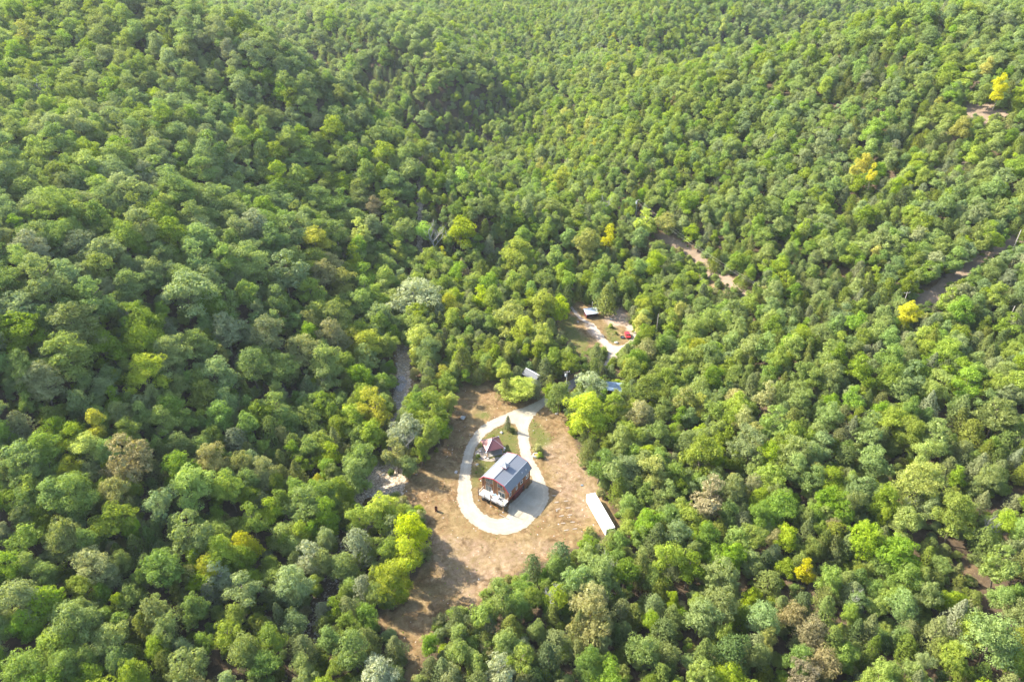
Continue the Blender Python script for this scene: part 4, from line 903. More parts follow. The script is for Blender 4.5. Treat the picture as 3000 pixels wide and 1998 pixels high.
J = [(0,0,.95),(0,0,1.12),(0,.01,1.32),(0,.0,1.47),(0,-.02,1.56),(0,-.03,1.66),(0,-.02,1.76),
     (.10,0,.90),(.12,-.02,.50),(.12,.03,.09),(.13,-.12,.04),(-.10,0,.90),(-.13,.0,.50),(-.14,.05,.09),(-.15,-.10,.04),
     (.19,0,1.42),(.25,-.02,1.14),(.14,-.24,1.10),(.10,-.31,1.11),(-.19,0,1.42),(-.25,-.02,1.14),(-.14,-.24,1.10),(-.10,-.31,1.11)]
Ed = [(0,1),(1,2),(2,3),(3,4),(4,5),(5,6),(0,7),(7,8),(8,9),(9,10),(0,11),(11,12),(12,13),(13,14),(3,15),(15,16),(16,17),(17,18),(3,19),(19,20),(20,21),(21,22)]
Rd = [.14,.125,.15,.09,.055,.095,.085,.095,.065,.045,.04,.095,.065,.045,.04,.055,.042,.03,.032,.055,.042,.03,.032]
for s, hb in ((1, 18), (-1, 22)):
    hx, hy, hz = J[hb]
    for k, (dx, L_) in enumerate(((-.03,.065),(-.01,.078),(.012,.072),(.032,.055))):
        b = len(J); J += [(hx+dx, hy-.035, hz+.005), (hx+dx, hy-.035-L_*.5, hz), (hx+dx*.9, hy-.035-L_*.8, hz-.03)]; Ed += [(hb, b), (b, b+1), (b+1, b+2)]; Rd += [.010,.009,.008]
    b = len(J); J += [(hx-s*.045, hy-.01, hz+.02), (hx-s*.055, hy-.045, hz+.035)]; Ed += [(hb, b), (b, b+1)]; Rd += [.011,.009]
person = thing('person', 'person in burgundy top and black trousers standing by the road near the pole', 'person', (x, y, z+.02), R(35))
skinned('body', J, Ed, Rd, [M['skin']], person)
jt = [(0,0,.93),(0,0,1.12),(0,.01,1.32),(0,.0,1.46),(.20,0,1.43),(.255,-.02,1.16),(-.20,0,1.43),(-.255,-.02,1.16)]
skinned('shirt', jt, [(0,1),(1,2),(2,3),(3,4),(4,5),(3,6),(6,7)], [.165,.155,.175,.10,.075,.06,.075,.06], [M['shirt']], person)
jt = [(0,0,.98),(.105,0,.88),(.125,-.02,.50),(.125,.03,.10),(-.105,0,.88),(-.135,0,.50),(-.145,.05,.10)]
skinned('trousers', jt, [(0,1),(1,2),(2,3),(0,4),(4,5),(5,6)], [.16,.115,.085,.065,.115,.085,.065], [M['trousers']], person)
MB().lathe([(.06,1.60),(.10,1.68),(.105,1.76),(.08,1.84),(.02,1.87)], 12, (0,-.005,0)).build('hair', M['hair'], person, True)
m_ = MB(); m_.lathe([(.012,1.655),(.02,1.66),(.012,1.70)], 6, (0,-.125,0)); m_.build('nose', M['skin'], person)
m_ = MB()
for s in (-1, 1): m_.lathe([(.006,1.715),(.012,1.722),(.006,1.73)], 6, (s*.035,-.108,0))
m_.each('eyes', M['trousers'], person)

# ---------------------------------------------------------------- tree shapes (unit: crown radius 1, foot at z=0)
def quads_mesh(cen, nor, size, asp, g):
    """leaf clumps: one bent four sided face each"""
    n = len(cen); nor = nor/np.linalg.norm(nor, axis=1)[:, None]
    a = g.normal(size=(n, 3)); t = np.cross(nor, a); t /= np.linalg.norm(t, axis=1)[:, None]; b = np.cross(nor, t)
    s = size[:, None]; q = s*asp
    j = lambda: 1+g.uniform(-.3, .3, (n, 1))
    v = np.stack([cen-t*s*j()-b*q*.5*j(), cen+t*s*j()-b*q*j()*.7, cen+t*s*.6*j()+b*q*j(), cen-t*s*j()+b*q*.7*j()], 1)
    v[:, 1] += nor*s*.25; v[:, 3] -= nor*s*.25
    return v.reshape(-1, 3)
def sphere(g, n):
    p = g.normal(size=(n, 3)); return p/np.linalg.norm(p, axis=1)[:, None]
def broad(seed, nb=8, br=.46, lr=.19, zlo=.55, zhi=2.75, spread=.56, leaf=.027, per=135, lobes_per=9, skew=0.0, sparse=0.0):
    """crown of several boughs, each a billow of smaller leaf lobes"""
    g = np.random.default_rng(seed); C = []; Nn = []; S = []; boughs = []
    top = np.array([skew*.3, 0, zhi-br*.95]); boughs.append((top, br*g.uniform(.85, 1.1)))
    for k in range(nb):
        a = 2*math.pi*(k+g.uniform(-.35, .35))/nb*(1 if k % 2 else 1.0)+(k > nb*.6)*.5
        f = g.uniform(0, 1); rad = spread*g.uniform(.65, 1.25)*(1.08-.45*f); z = zlo+br+(zhi-zlo-2*br)*(f**.8)*g.uniform(.75, 1)
        boughs.append((np.array([math.cos(a)*rad+skew*f, math.sin(a)*rad, z]), br*g.uniform(.68, 1.12)))
    for k in range(3): a = g.uniform(0, 6.28); boughs.append((np.array([math.cos(a)*.28, math.sin(a)*.28, g.uniform(zlo+.5, zhi-.8)]), br*1.05))
    lobes = []
    for c, R_ in boughs:
        n_ = int(lobes_per*(R_/br)**2)+2; t = 0; mine = []
        while len(mine) < n_ and t < 90:
            t += 1; d = sphere(g, 1)[0]
            if d[2] < -.5: continue
            r = lr*g.uniform(.62, 1.35); p = c+d*R_*np.array([1, 1, .8])*g.uniform(.82, 1.06)
            if any(np.linalg.norm((p-c2)/np.array([1, 1, .8])) < R2*.62 for c2, R2 in boughs if c2 is not c): continue
            if all(np.linalg.norm(p-c2) > .78*(r+r2) for c2, r2 in mine): mine.append((p, r))
        lobes += mine
    for c, r in lobes:
        if sparse and g.random() < sparse: continue
        m = int(per*(r/lr)**1.8); o = sphere(g, m); o = o[o[:, 2] > -.38]
        rr = r*g.uniform(.70, 1.15, len(o))
        C.append(c+o*rr[:, None]*np.array([1.08, 1.08, .78])); Nn.append(o*1.0+np.array([0, 0, .25])+g.normal(size=o.shape)*.36); S.append(leaf*g.uniform(.55, 1.4, len(o)))
    for c, R_ in boughs:      # inner leaves
        m = int(70*(1-sparse)); o = sphere(g, m); C.append(c+o*R_*.72*np.array([1, 1, .8])); Nn.append(o+g.normal(size=o.shape)*.5); S.append(np.full(m, .075))
    return quads_mesh(np.concatenate(C), np.concatenate(Nn), np.concatenate(S), .8, g)
def cedar(seed, n=720, H=3.3, base=.25, pw=.58, per=13, L=.13, wob=.14):
    g = np.random.default_rng(seed); C = []; Nn = []; S = []
    ph = g.uniform(0, 6.28, 6); tiers = g.integers(9, 13)
    for i in range(n):
        t = g.random()**1.15; a = g.uniform(0, 2*math.pi)
        r = (1-t)**pw*(1+wob*math.sin(3*a+ph[0]+t*4)+wob*math.sin(2*a+t*7+ph[1])+.10*math.sin(7*a+t*23+ph[2]))*g.uniform(.62, 1.04)
        r *= 1+.09*math.sin(t*tiers*6.28+ph[3]+a)
        if t < .15: r *= .60+t*2.7
        z = base+t*(H-base); c = np.array([math.cos(a)*r, math.sin(a)*r, z]); out = np.array([math.cos(a), math.sin(a), .65])
        d = out+g.normal(size=(per, 3))*.5; d /= np.linalg.norm(d, axis=1)[:, None]
        C.append(c+d*L*g.uniform(.1, 1.1, (per, 1))*(1.15-t*.5)); Nn.append(np.cross(d, g.normal(size=(per, 3)))*.8+out*.6+np.array([0,0,.25])); S.append(g.uniform(.5, 1.3, per)*.025)
    m = 500; t = g.random(m)**1.2; a = g.uniform(0, 6.28, m); r = (1-t)**pw*.62*g.random(m)**.3
    C.append(np.stack([np.cos(a)*r, np.sin(a)*r, base+.1+t*(H-base)*.88], 1)); Nn.append(g.normal(size=(m, 3))+np.stack([np.cos(a), np.sin(a), t*0+.6], 1)); S.append(np.full(m, .075))
    return quads_mesh(np.concatenate(C), np.concatenate(Nn), np.concatenate(S), .75, g)
def limb_mesh(seed, H, r0, n=7, spread=.65, z0=.45, kink=.12):
    g = random.Random(seed); m_ = MB(); pts = [(0,0,-.05)]; x = y = 0
    for k in range(1, 6): x += g.uniform(-kink, kink)*.4; y += g.uniform(-kink, kink)*.4; pts.append((x, y, H*k/5))
    m_.tube(pts, [r0*(1-.17*k) for k in range(6)], 7)
    for k in range(n):
        f_ = z0+(1-z0)*k/n*.9; a = g.uniform(0, 6.28); i = min(4, int(f_*5)); b = Vector(pts[i]).lerp(Vector(pts[i+1]), f_*5-i)
        L_ = spread*g.uniform(.7, 1.1)*(1.25-f_*.6); e = b+Vector((math.cos(a)*L_, math.sin(a)*L_, L_*.75))
        m_.tube([b, b.lerp(e, .5)+Vector((0,0,-.06)), e], [r0*.42, r0*.28, r0*.1], 5)
    return m_
def dead_mesh(seed, H=2.8, r0=.05, spread=1.0, depth=3):
    g = random.Random(seed); m_ = MB()
    def grow(p, d, L_, r_, lv):
        pts = [p]; q = p
        for k in range(3): d = (d+Vector((g.uniform(-.25,.25), g.uniform(-.25,.25), g.uniform(-.05,.2)))).normalized(); q = q+d*L_/3; pts.append(q)
        m_.tube(pts, [r_, r_*.8, r_*.6, r_*.4], 4)
        if lv:
            for k in range(g.randint(3, 5)):
                a = g.uniform(0, 6.28); f_ = g.uniform(.35, 1); b = p.lerp(q, f_)
                grow(b, (d*.6+Vector((math.cos(a), math.sin(a), .35))*.75*spread).normalized(), L_*g.uniform(.5, .75), r_*.55, lv-1)
    grow(Vector((0,0,-.05)), Vector((0,0,1)), H*.5, r0, depth); return m_
def np_mesh(name, verts, mat):
    me = bpy.data.meshes.new(name); n = len(verts)//4
    me.vertices.add(n*4); me.vertices.foreach_set('co', verts.astype(np.float32).ravel())
    me.loops.add(n*4); me.loops.foreach_set('vertex_index', np.arange(n*4, dtype=np.int32))
    me.polygons.add(n); me.polygons.foreach_set('loop_start', np.arange(0, n*4, 4, dtype=np.int32)); me.update(calc_edges=True)
    me.materials.append(mat); return me
SHAPES = {}
NB = 14; SHAPES['b'] = []
for k_ in range(NB):
    q_ = random.Random(900+k_); fine = k_ % 3 == 1
    SHAPES['b'].append(broad(200+k_, q_.randint(6, 12), q_.uniform(.32, .48), q_.uniform(.13, .16) if fine else q_.uniform(.17, .22), q_.uniform(.4, .8), q_.uniform(2.4, 3.05), q_.uniform(.56, .78),
                             .020 if fine else .022, 125 if fine else 185, q_.randint(8, 11), q_.uniform(-.28, .28), q_.choice((0, 0, .06, .12))))
SHAPES['c'] = [cedar(21), cedar(22, 700, 2.9, .25, .45, wob=.18), cedar(23, 740, 4.0, .3, .8), cedar(24, 700, 2.6, .2, .38, wob=.2, L=.15), cedar(25, 700, 3.1, .2, .5, wob=.24), cedar(26, 700, 3.4, .25, .62, wob=.2)]
TRUNKS = {'b': [limb_mesh(30+i, 2.2, .055) for i in range(NB)], 'c': [limb_mesh(50+i, (3.1,2.7,3.8,2.4,2.9,3.2)[i], .06, 6, .4, .2, .05) for i in range(6)]}
CROWN = {}; TRK = {}
def crown(shape, i, sp):
    if (shape, i, sp) not in CROWN: CROWN[shape, i, sp] = np_mesh('crown', SHAPES[shape][i], M['leaf'+sp])
    return CROWN[shape, i, sp]
def trunk(shape, i, mat='bark'):
    if (shape, i, mat) not in TRK:
        o = TRUNKS[shape][i].build('trunk', M[mat]); TRK[shape, i, mat] = o.data; bpy.data.objects.remove(o)
    return TRK[shape, i, mat]

# ---------------------------------------------------------------- where the trees stand
# species map over the photo, 24 x 16 cells; far D cells put the shade of the folds into darker leaves
MAP = ["GGBBDBBBDBGGGBGGGBDBGGGB",
       "LGGBBDBDDDBGGBLGGGGDDGGG",
       "GBBGBBGBDCCDGLGGGGBGBCLC",
       "BGBBBBBGGGCMDLGGGGBBMCCC",
       "BBBBGBBGGGMCGMGGMGBMCGBG",
       "BBGBBBBGLGGMMCMTGMGCGBBG",
       "LBBBBBGTLGLMCCMMGMMCCGBB",
       "BBBGBBGGLGLMCCMLGCMCCCCM",
       "BBGBBGBTLGGMCMCLGMCGMCGM",
       "BBBGGBTGTGLCCMLMGTMCMGMG",
       "GGLMGTCLMLLGCMLTGTGMCMCC",
       "GBLTCMGLGLGGGGCGGTLGGMCC",
       "BBTDGLGGBGGGGGGCGGLMGLCC",
       "LGGMCGTGLCCGGGCLGLTMMLCC",
       "BCLCGLMCGCCCGCCLGTTRMMCC",
       "CLGCLTGMDCPCCCGCMTRGLCGG"]
MIX = {'G': 'GGGGGGGGGGBBBLLcc', 'B': 'BBBBBBBBBBBGGGGK', 'L': 'LLLLLGGGGGGGAccc', 'C': 'ccccccccGGGLB', 'M': 'cccccGGGGGLBB', 'T': 'TTGGGGBBccL', 'D': 'DDDDBBBccccG', 'P': 'PPPKGc', 'R': 'RTTGGGLcc'}
# hand placed trees: crown centre u, v and crown width in photo pixels, species, shape, label (None = written by the loop)
HAND = [
 (1262,1098,62,'c','D',2,'tall narrow cedar standing beside the upper creek gravel'), (1302,1090,48,'b','A',3,'small yellow bush tree between two cedars near the creek'),
 (1366,1065,80,'c','C',0,'broad cedar with bare ground at its foot above the yard'), (1440,1032,64,'c','C',1,'cedar standing left of the yellow green trees above the yard'),
 (1402,1001,52,'c','K',1,None), (1333,1000,58,'c','C',0,None), (1246,988,84,'b','E',0,None), (1254,1195,108,'b','G',1,'bright green leafy tree on the creek bank left of the yard'),
 (1185,1250,96,'b','P',4,'thin pale sycamore with white limbs over the creek gravel'), (1284,1246,74,'b','G',5,None), (1234,1312,56,'b','G',0,None),
 (1160,1322,84,'b','T',1,'khaki crowned tree at the head of the lower creek gravel'), (1318,1168,46,'b','E',3,None), (1098,1190,110,'b','A',1,'large golden green tree on the far bank of the creek'),
 (1506,925,98,'b','E',0,None),(1580,885,92,'b','E',3,'tall lime tree left of the wheel track in the upper clearing'),(1632,902,64,'b','E',1,None),(1528,965,84,'b','E',6,None),(1583,985,84,'b','E',3,None),
 (1622,1042,72,'b','G',5,'dense vivid green tree left of the grey road'),(1672,1042,54,'c','D',0,'dark cedar touching the dense green tree by the road'),(1498,1020,58,'b','E',5,None),(1472,1030,50,'c','C',0,None),
 (1476,1088,52,'b','E',0,None),(1517,1130,114,'b','E',2,'low wide yellow green tree spreading in front of the gabled shed'),(1638,1154,76,'b','G',0,'round dark green tree at the neck of the gravel loop'),
 (1748,1048,62,'c','C',0,'cedar right of the grey road below the pale dirt track'),(1738,1122,84,'b','P',4,None),(1733,1205,122,'b','E',0,'large golden green tree at the right edge of the yard'),
 (1833,1046,58,'c','C',0,None),(1894,1015,76,'b','T',5,None),(1880,950,62,'b','A',3,'yellow tree behind the bare pole right of the red car'),(1888,900,50,'b','E',0,None),(1776,885,78,'c','C',0,'lone cedar overhanging the pale tin shed'),
 (1889,1136,92,'b','G',0,None),(1868,1210,76,'b','T',6,None),(1806,1190,62,'c','K',1,None),
 (1756,1352,84,'b','G',1,'bright green round tree above the white container'),(1842,1355,84,'b','B',5,None),(1810,1440,66,'c','C',1,'feathery cedar beside the middle of the white container'),(1870,1432,62,'c','C',0,None),(1838,1520,58,'c','C',1,None),
 (1897,1530,88,'b','G',0,None),(1725,1592,54,'b','G',1,None),(1788,1600,72,'c','C',1,'cedar covering the near end of the white container'),
 (1112,1500,110,'b','E',3,'large yellow green tree hanging over the lower creek gravel'),(1205,1550,108,'b','E',0,'olive green tree at the left edge of the lower yard'),
 (1055,1605,100,'c','P',3,'ghostly pale grey green cedar beside the creek'),(1190,1620,104,'b','E',1,'vivid yellow green tree casting shade on the lower yard'),(1140,1690,108,'b','E',0,None),
 (1066,1728,82,'c','K',1,None),(1027,1790,80,'c','C',1,None),(1078,1882,84,'c','C',1,None),(1160,1905,76,'c','C',0,'solitary cedar at the bottom left corner of the yard'),(1092,1970,120,'b','P',5,'pale rounded tree cut by the bottom photo edge'),
 (1475,1745,108,'b','G',1,None),(1566,1672,72,'c','D',1,None),(1646,1640,96,'c','D',1,'dark bushy cedar at the lower right of the yard'),(1410,1790,80,'b','G',5,None),(1340,1815,66,'c','C',1,None),(1497,1845,84,'c','C',0,None),(1470,1958,98,'b','P',1,None),(1344,1912,84,'b','G',0,None),
 (1262,1880,60,'b','G',5,None),(1258,1955,62,'c','C',1,None),(1726,1742,116,'b','T',1,'khaki bush crowned tree above the lower right woods'),(1745,1820,120,'b','T',4,None),
 (214,955,150,'b','B',0,None),(120,807,140,'b','B',1,None),(527,850,140,'b','B',0,'big pale blue green oak on the left hillside'),(839,792,120,'b','B',1,None),(379,834,96,'b','G',0,None),(411,1082,112,'b','E',0,None),(82,1072,112,'b','B',2,None),
 (366,1340,140,'b','R',1,'large dusty tan tree standing out at lower left'),(548,1425,135,'b','V',3,'brightest lime tree on the lower left slope'),(545,1560,140,'b','G',1,None),(259,1312,95,'b','E',0,None),(122,1322,110,'b','G',0,None),(58,1262,90,'c','K',1,None),
 (893,1148,78,'c','D',2,'dark pyramidal cedar in the left woods level with the creek pool'),(785,1278,80,'c','C',1,None),(700,1300,80,'c','K',1,None),(890,1470,120,'b','G',4,'lit green tree leaning out over the shaded ravine at left'),(205,1450,130,'b','B',2,None),
 (60,1740,140,'b','B',0,None),(470,1820,130,'c','C',1,None),(430,1835,90,'c','C',0,None),(230,1800,130,'b','B',0,None),(650,1680,80,'b','P',1,None),(905,1630,90,'b','P',1,'cream green tree near the bottom of the creek'),(640,1090,100,'b','B',0,None),(810,1190,90,'b','B',1,None),
 (1070,1010,90,'b','E',0,None),(2364,1663,60,'b','Y',1,'bright yellow small tree in the lower right woods'),(2076,1454,122,'b','R',1,'rust tinged tree right of the container woods'),(2448,1531,52,'b','R',5,'small pinkish tan tree in the right woods'),(2387,1867,100,'b','R',0,None),(2427,1933,100,'b','R',5,'russet tree near the bottom photo edge at right'),
 (2315,1800,80,'b','R',4,None),(2127,1912,130,'c','D',3,None),(2056,1322,124,'b','G',0,None),(2687,1405,130,'b','E',0,None),(2916,1861,170,'b','G',0,'large bright green tree in the bottom right corner'),(2040,1010,70,'b','A',5,None),(2050,1190,60,'b','A',1,None),(2240,1150,70,'b','T',1,None),
 (1990,1175,80,'b','T',1,None),(2270,1240,100,'b','G',1,None),
 (2697,318,72,'b','Y',2,'largest of the far yellow trees at upper right'),(2605,337,32,'b','Y',1,'smaller far yellow tree just left of the largest one'),(2557,407,46,'b','Y',3,'far yellow tree below and left of the largest one'),(2551,328,30,'b','Y',1,None),(2700,185,34,'b','Y',1,None),(2907,143,34,'b','Y',2,None),
 (2965,165,48,'b','Y',2,None),(2485,312,30,'b','E',2,None),(2658,912,72,'b','Y',3,'orange yellow tree under the pole top at right'),(2566,738,36,'b','Y',3,None),(1650,516,60,'b','E',2,None),(1585,484,44,'b','A',1,None),(1890,648,70,'b','E',1,None),(1725,700,78,'b','A',3,None),(1780,690,60,'b','A',1,None),
 (1845,800,70,'b','E',1,None),(1240,650,52,'b','V',4,'bright lime tree beside the dead grey tree in mid woods'),(1344,512,50,'b','V',4,None),(1186,655,80,'b','G',5,None),(1345,660,90,'b','E',0,None),(1052,680,70,'b','E',1,None),(1035,755,70,'b','E',1,None),(1165,735,50,'b','E',1,None),
 (1506,745,100,'b','E',2,'wide domed lime tree in the middle of the woods'),(1217,860,130,'b','P',4,'big pale sycamore between the far creek and cedars'),(1320,880,60,'b','E',1,None),(1360,895,42,'c','D',2,'slim dark cedar right of the yellow green bush tree'),(1422,800,60,'c','C',0,None),(1432,690,42,'c','K',2,None),(1290,930,60,'c','K',0,None),
 (1360,790,52,'c','R',2,'dead brown conifer in the middle of the woods'),(1410,870,60,'b','E',1,None),(470,170,30,'b','A',2,None),(412,122,40,'b','Y',2,None),(490,295,26,'b','Y',1,None),(75,132,34,'b','A',2,None),(1090,600,50,'b','R',2,None),(640,1040,40,'b','A',1,None),(230,1170,40,'b','A',1,None),
 (2130,30,30,'b','E',1,None),(1860,110,30,'b','A',1,None),(1915,95,46,'b','R',2,None),(1972,300,22,'b','R',1,None),(1575,345,30,'b','R',2,None),
 (1487,1240,25,'c','D',2,'slender young conifer at the tip of the island inside the loop'),
]
PITCHES = [(0,0)]
shots = []      # x, y, z, r, h, shape, sp, idx, label
H0 = {'b': 2.75, 'c': (3.4, 3.0, 4.1, 2.7, 3.2, 3.5)}
def hand_place(u, v, wpx, shape, sp, idx, label):
    z = 0.0; r = 4.0
    for _ in range(12):
        if shape == 'b': k = 2.0; h = max(6.0, min(19, r*2.0+4.5))
        else: k = 2.0; h = max(5.0, min(14, r*2.2+3.0))
        if shape == 'b' and idx == 2 and label and 'low' in label: h = r*1.15
        hc = h*(.68 if shape == 'b' else .45)
        x, y = at(u, v, z+hc); z = z+.7*(tz(x, y)-z)
        Dp = (CAM_H-z-hc)*SN+y*CN; r = wpx*Dp/FPX/2
    return (x, y, z, r, h, shape, sp, idx, label)
for hnd in HAND:
    shots.append(hand_place(*hnd))
vis_polys = [np.array(p) for p in VIS.values()]
VP = []
for p in vis_polys:
    gu, gv = np.meshgrid(np.arange(p[:,0].min(), p[:,0].max(), 9), np.arange(p[:,1].min(), p[:,1].max(), 9)); k_ = inpoly(gu.ravel(), gv.ravel(), p); VP.append(np.stack([gu.ravel()[k_], gv.ravel()[k_]], 1))
VP = np.concatenate(VP)
def hits_clearing(x, y, z, r, h, shape):
    Dp = (CAM_H-z-h*.6)*SN+y*CN; a_ = r*FPX/Dp*.84; u0, v0 = proj(x, y, z+h); u1, v1 = proj(x, y, z+h*.25); cu_, cv_ = (u0+u1)/2, (v0+v1)/2; b_ = abs(v1-v0)/2*.95+2
    return bool(((((VP[:,0]-cu_)/a_)**2+((VP[:,1]-cv_)/b_)**2) < 1).any())
def hits_old(x, y, z, r, h, shape):
    us = []; vs = []
    hc = h*(.70 if shape == 'b' else .42); rv = h*(.28 if shape == 'b' else .45)
    for k in range(10):
        a = k*math.pi/5
        X_, Y_, Z_ = x+math.cos(a)*r*.86, y+math.sin(a)*r*.5, z+hc+math.sin(a)*rv*.8
        u, v = proj(X_, Y_, Z_); us.append(u); vs.append(v)
    u, v = proj(x, y, z+hc); us.append(u); vs.append(v); u, v = proj(x, y, z+h*.95); us.append(u); vs.append(v)
    us = np.array(us); vs = np.array(vs)
    for p in vis_polys:
        if us.max() < p[:,0].min() or us.min() > p[:,0].max() or vs.max() < p[:,1].min() or vs.min() > p[:,1].max(): continue
        if inpoly(us, vs, p).any(): return True
    return False
# keep buildings and things free
keep = [(-2,150,11),(-6,166,6),(24.9,137.7,2.5),(26.5,133,2.5),(23.4,142,2.5)]
for px, rr in (((1731,926),4),((1797,1150),3.2),((1560,1112),3),((1838,986),3.5),((1898,655),1.6),((1668,1154),2.5)):
    gx0, gy0, _ = ground_at(*px); keep.append((gx0, gy0, rr))
for k_, tp in POLES.items(): keep.append((tp[0].x, tp[0].y, 1.8))
road_w = [ground_at(*p)[:2] for p in Z4([(560,1215),(700,1120),(835,1052),(1005,962),(1130,900),(1260,860),(1330,880),(1260,935),(1130,985),(1020,1040),(900,1122),(800,1200),(640,1268),(590,1300)])]
loop_w = [ground_at(*p)[:2] for p in loop_out]
cell = {}
def key(x, y): return (int(x//9), int(y//9))
def add(t):
    cell.setdefault(key(t[0], t[1]), []).append(t)
for t in shots: add(t)
def clash(x, y, r, f):
    kx, ky = key(x, y)
    for i in range(-2, 3):
        for j in range(-2, 3):
            for t in cell.get((kx+i, ky+j), ()):
                if (x-t[0])**2+(y-t[1])**2 < (f*(r+t[3]))**2: return True
    return False
# candidate positions, processed in numpy for height then in a loop for spacing
def scatter(n, ymin, ymax, big):
    y = ymin+(ymax-ymin)*rng.random(n)**.62; x = (rng.random(n)*2-1)*(0.86*y+45)
    z = terrain(x, y); u, v = proj(x, y, z+8); return x, y, z, u, v
placed = []
for pas, (n, f) in enumerate(((80000, .53), (140000, .45))):
    xs, ys, zs, us, vs = scatter(n, 58, 1560, pas == 0)
    dcr = seg_dist(xs, ys, CREEK); inr = inpoly(xs, ys, road_w) | inpoly(xs, ys, loop_w)
    for i in range(n):
        x, y, z, u, v = xs[i], ys[i], zs[i], us[i], vs[i]
        if v < -75: continue
        if inr[i] or dcr[i] < 0.9: continue
        cu = min(23, max(0, int(u/125+rnd.gauss(0, .35)))); cv = min(15, max(0, int(v/125+rnd.gauss(0, .3))))
        sp = rnd.choice(MIX[MAP[cv][cu]])
        if u > 1850 and rnd.random() < .12: sp = 'c'
        left = u < 1150-0.25*v+200
        if sp == 'c' or sp == 'D':
            shape = 'c'; sp = rnd.choice('CCCCDKC') if sp == 'c' else 'D'; idx = rnd.choice((0, 1, 1, 3, 3, 4, 4, 5, 2) if v > 700 else (1, 3, 3, 4, 5)); r = rnd.uniform(2.2, 3.7)*(1 if pas == 0 else .8); h = r*H0['c'][idx]*rnd.uniform(.85, 1.1); h = min(h, 13.5)
        else:
            shape = 'b'; idx = rnd.randrange(NB)
            r = (rnd.uniform(3.9, 7.0) if left and v < 1150 else rnd.uniform(2.9, 4.9)) if pas == 0 else rnd.uniform(1.9, 3.5)
            if sp in 'YVR': r = min(r, 3.6)
            h = r*1.7+rnd.uniform(3.5, 7.5) if pas == 0 else r*2+rnd.uniform(2, 5.5)
        if clash(x, y, r, f): continue
        if any((x-a)**2+(y-b)**2 < (c+r*.55)**2 for a, b, c in keep): continue
        if hits_clearing(x, y, z, r, h, shape):
            if pas == 0 or r < 2.6: continue
            r *= .6; h *= .6
            if hits_clearing(x, y, z, r, h, shape): continue
        t = (x, y, z, r, h, shape, sp, idx, None); add(t); placed.append(t)
allt = shots+placed
print('trees', len(allt), 'broad', sum(t[5] == 'b' for t in allt))

# ---------------------------------------------------------------- individual trees
SIZEW = ['small', 'mid-sized', 'large']
def where(u, v):
    if v > 1650 and 1150 < u < 1950: return 'below the yard'
    if u > 1750 and v > 1150: return 'right of the yard'
    if u < 1250 and v > 1380: return 'left of the creek'
    if u < 1150: return 'on the left hillside'
    if u > 1900: return 'on the right slope'
    if v < 1000 and u < 1650: return 'beyond the yard'
    return 'near the clearings'
info = []
for t in allt:
    x, y, z, r, h, shape, sp, idx, lb = t
    u, v = proj(x, y, z+h*.62); Dp = (CAM_H-z)*SN+y*CN
    inside = -10 < u < 3010 and -10 < v < 2008
    info.append((r/Dp*2*FPX if inside else 0, u, v))
def pick(shape, n):
    ids = [i for i, t in enumerate(allt) if t[5] == shape and info[i][0] > 0]
    ids.sort(key=lambda i: (allt[i][8] is None, i >= len(shots), -info[i][0])); return set(ids[:n])
solo = pick('b', 298) | pick('c', 298)
seen_lb = set()
for i in sorted(solo, key=lambda i: -info[i][0]):
    x, y, z, r, h, shape, sp, idx, lb = allt[i]; wpx, u, v = info[i]
    kind = 'cedar' if shape == 'c' else 'broadleaf tree'
    if lb is None:
        sz = SIZEW[0 if wpx < 62 else 1 if wpx < 95 else 2]
        lb = f"{sz} {SPEC[sp][3]} {kind} {where(u, v)}, {u/30:.0f}% across, {v/19.98:.0f}% down"
        if lb in seen_lb: lb = lb.replace('% across', f'.{int(u*10/30)%10}% across')
    seen_lb.add(lb)
    nm = 'cedar_tree' if shape == 'c' else 'broadleaf_tree'
    t = bpy.data.objects.new(nm, None); t.empty_display_size = 1; COL.objects.link(t)
    t.location = (x, y, z-.05); t.rotation_euler = (rnd.gauss(0, .06), rnd.gauss(0, .06), rnd.uniform(0, 6.28))
    hz = H0['b'] if shape == 'b' else H0['c'][idx]
    t.scale = (r*rnd.uniform(.92, 1.08), r*rnd.uniform(.82, 1.12), h/hz)
    t['label'] = lb; t['category'] = 'cedar' if shape == 'c' else 'tree'; t['group'] = 'cedars of the woods' if shape == 'c' else 'broadleaf trees of the woods'
    a = bpy.data.objects.new('trunk', trunk(shape, idx, 'palebark' if sp == 'P' else 'bark')); COL.objects.link(a); a.parent = t
    b = bpy.data.objects.new('crown', crown(shape, idx, sp)); COL.objects.link(b); b.parent = t

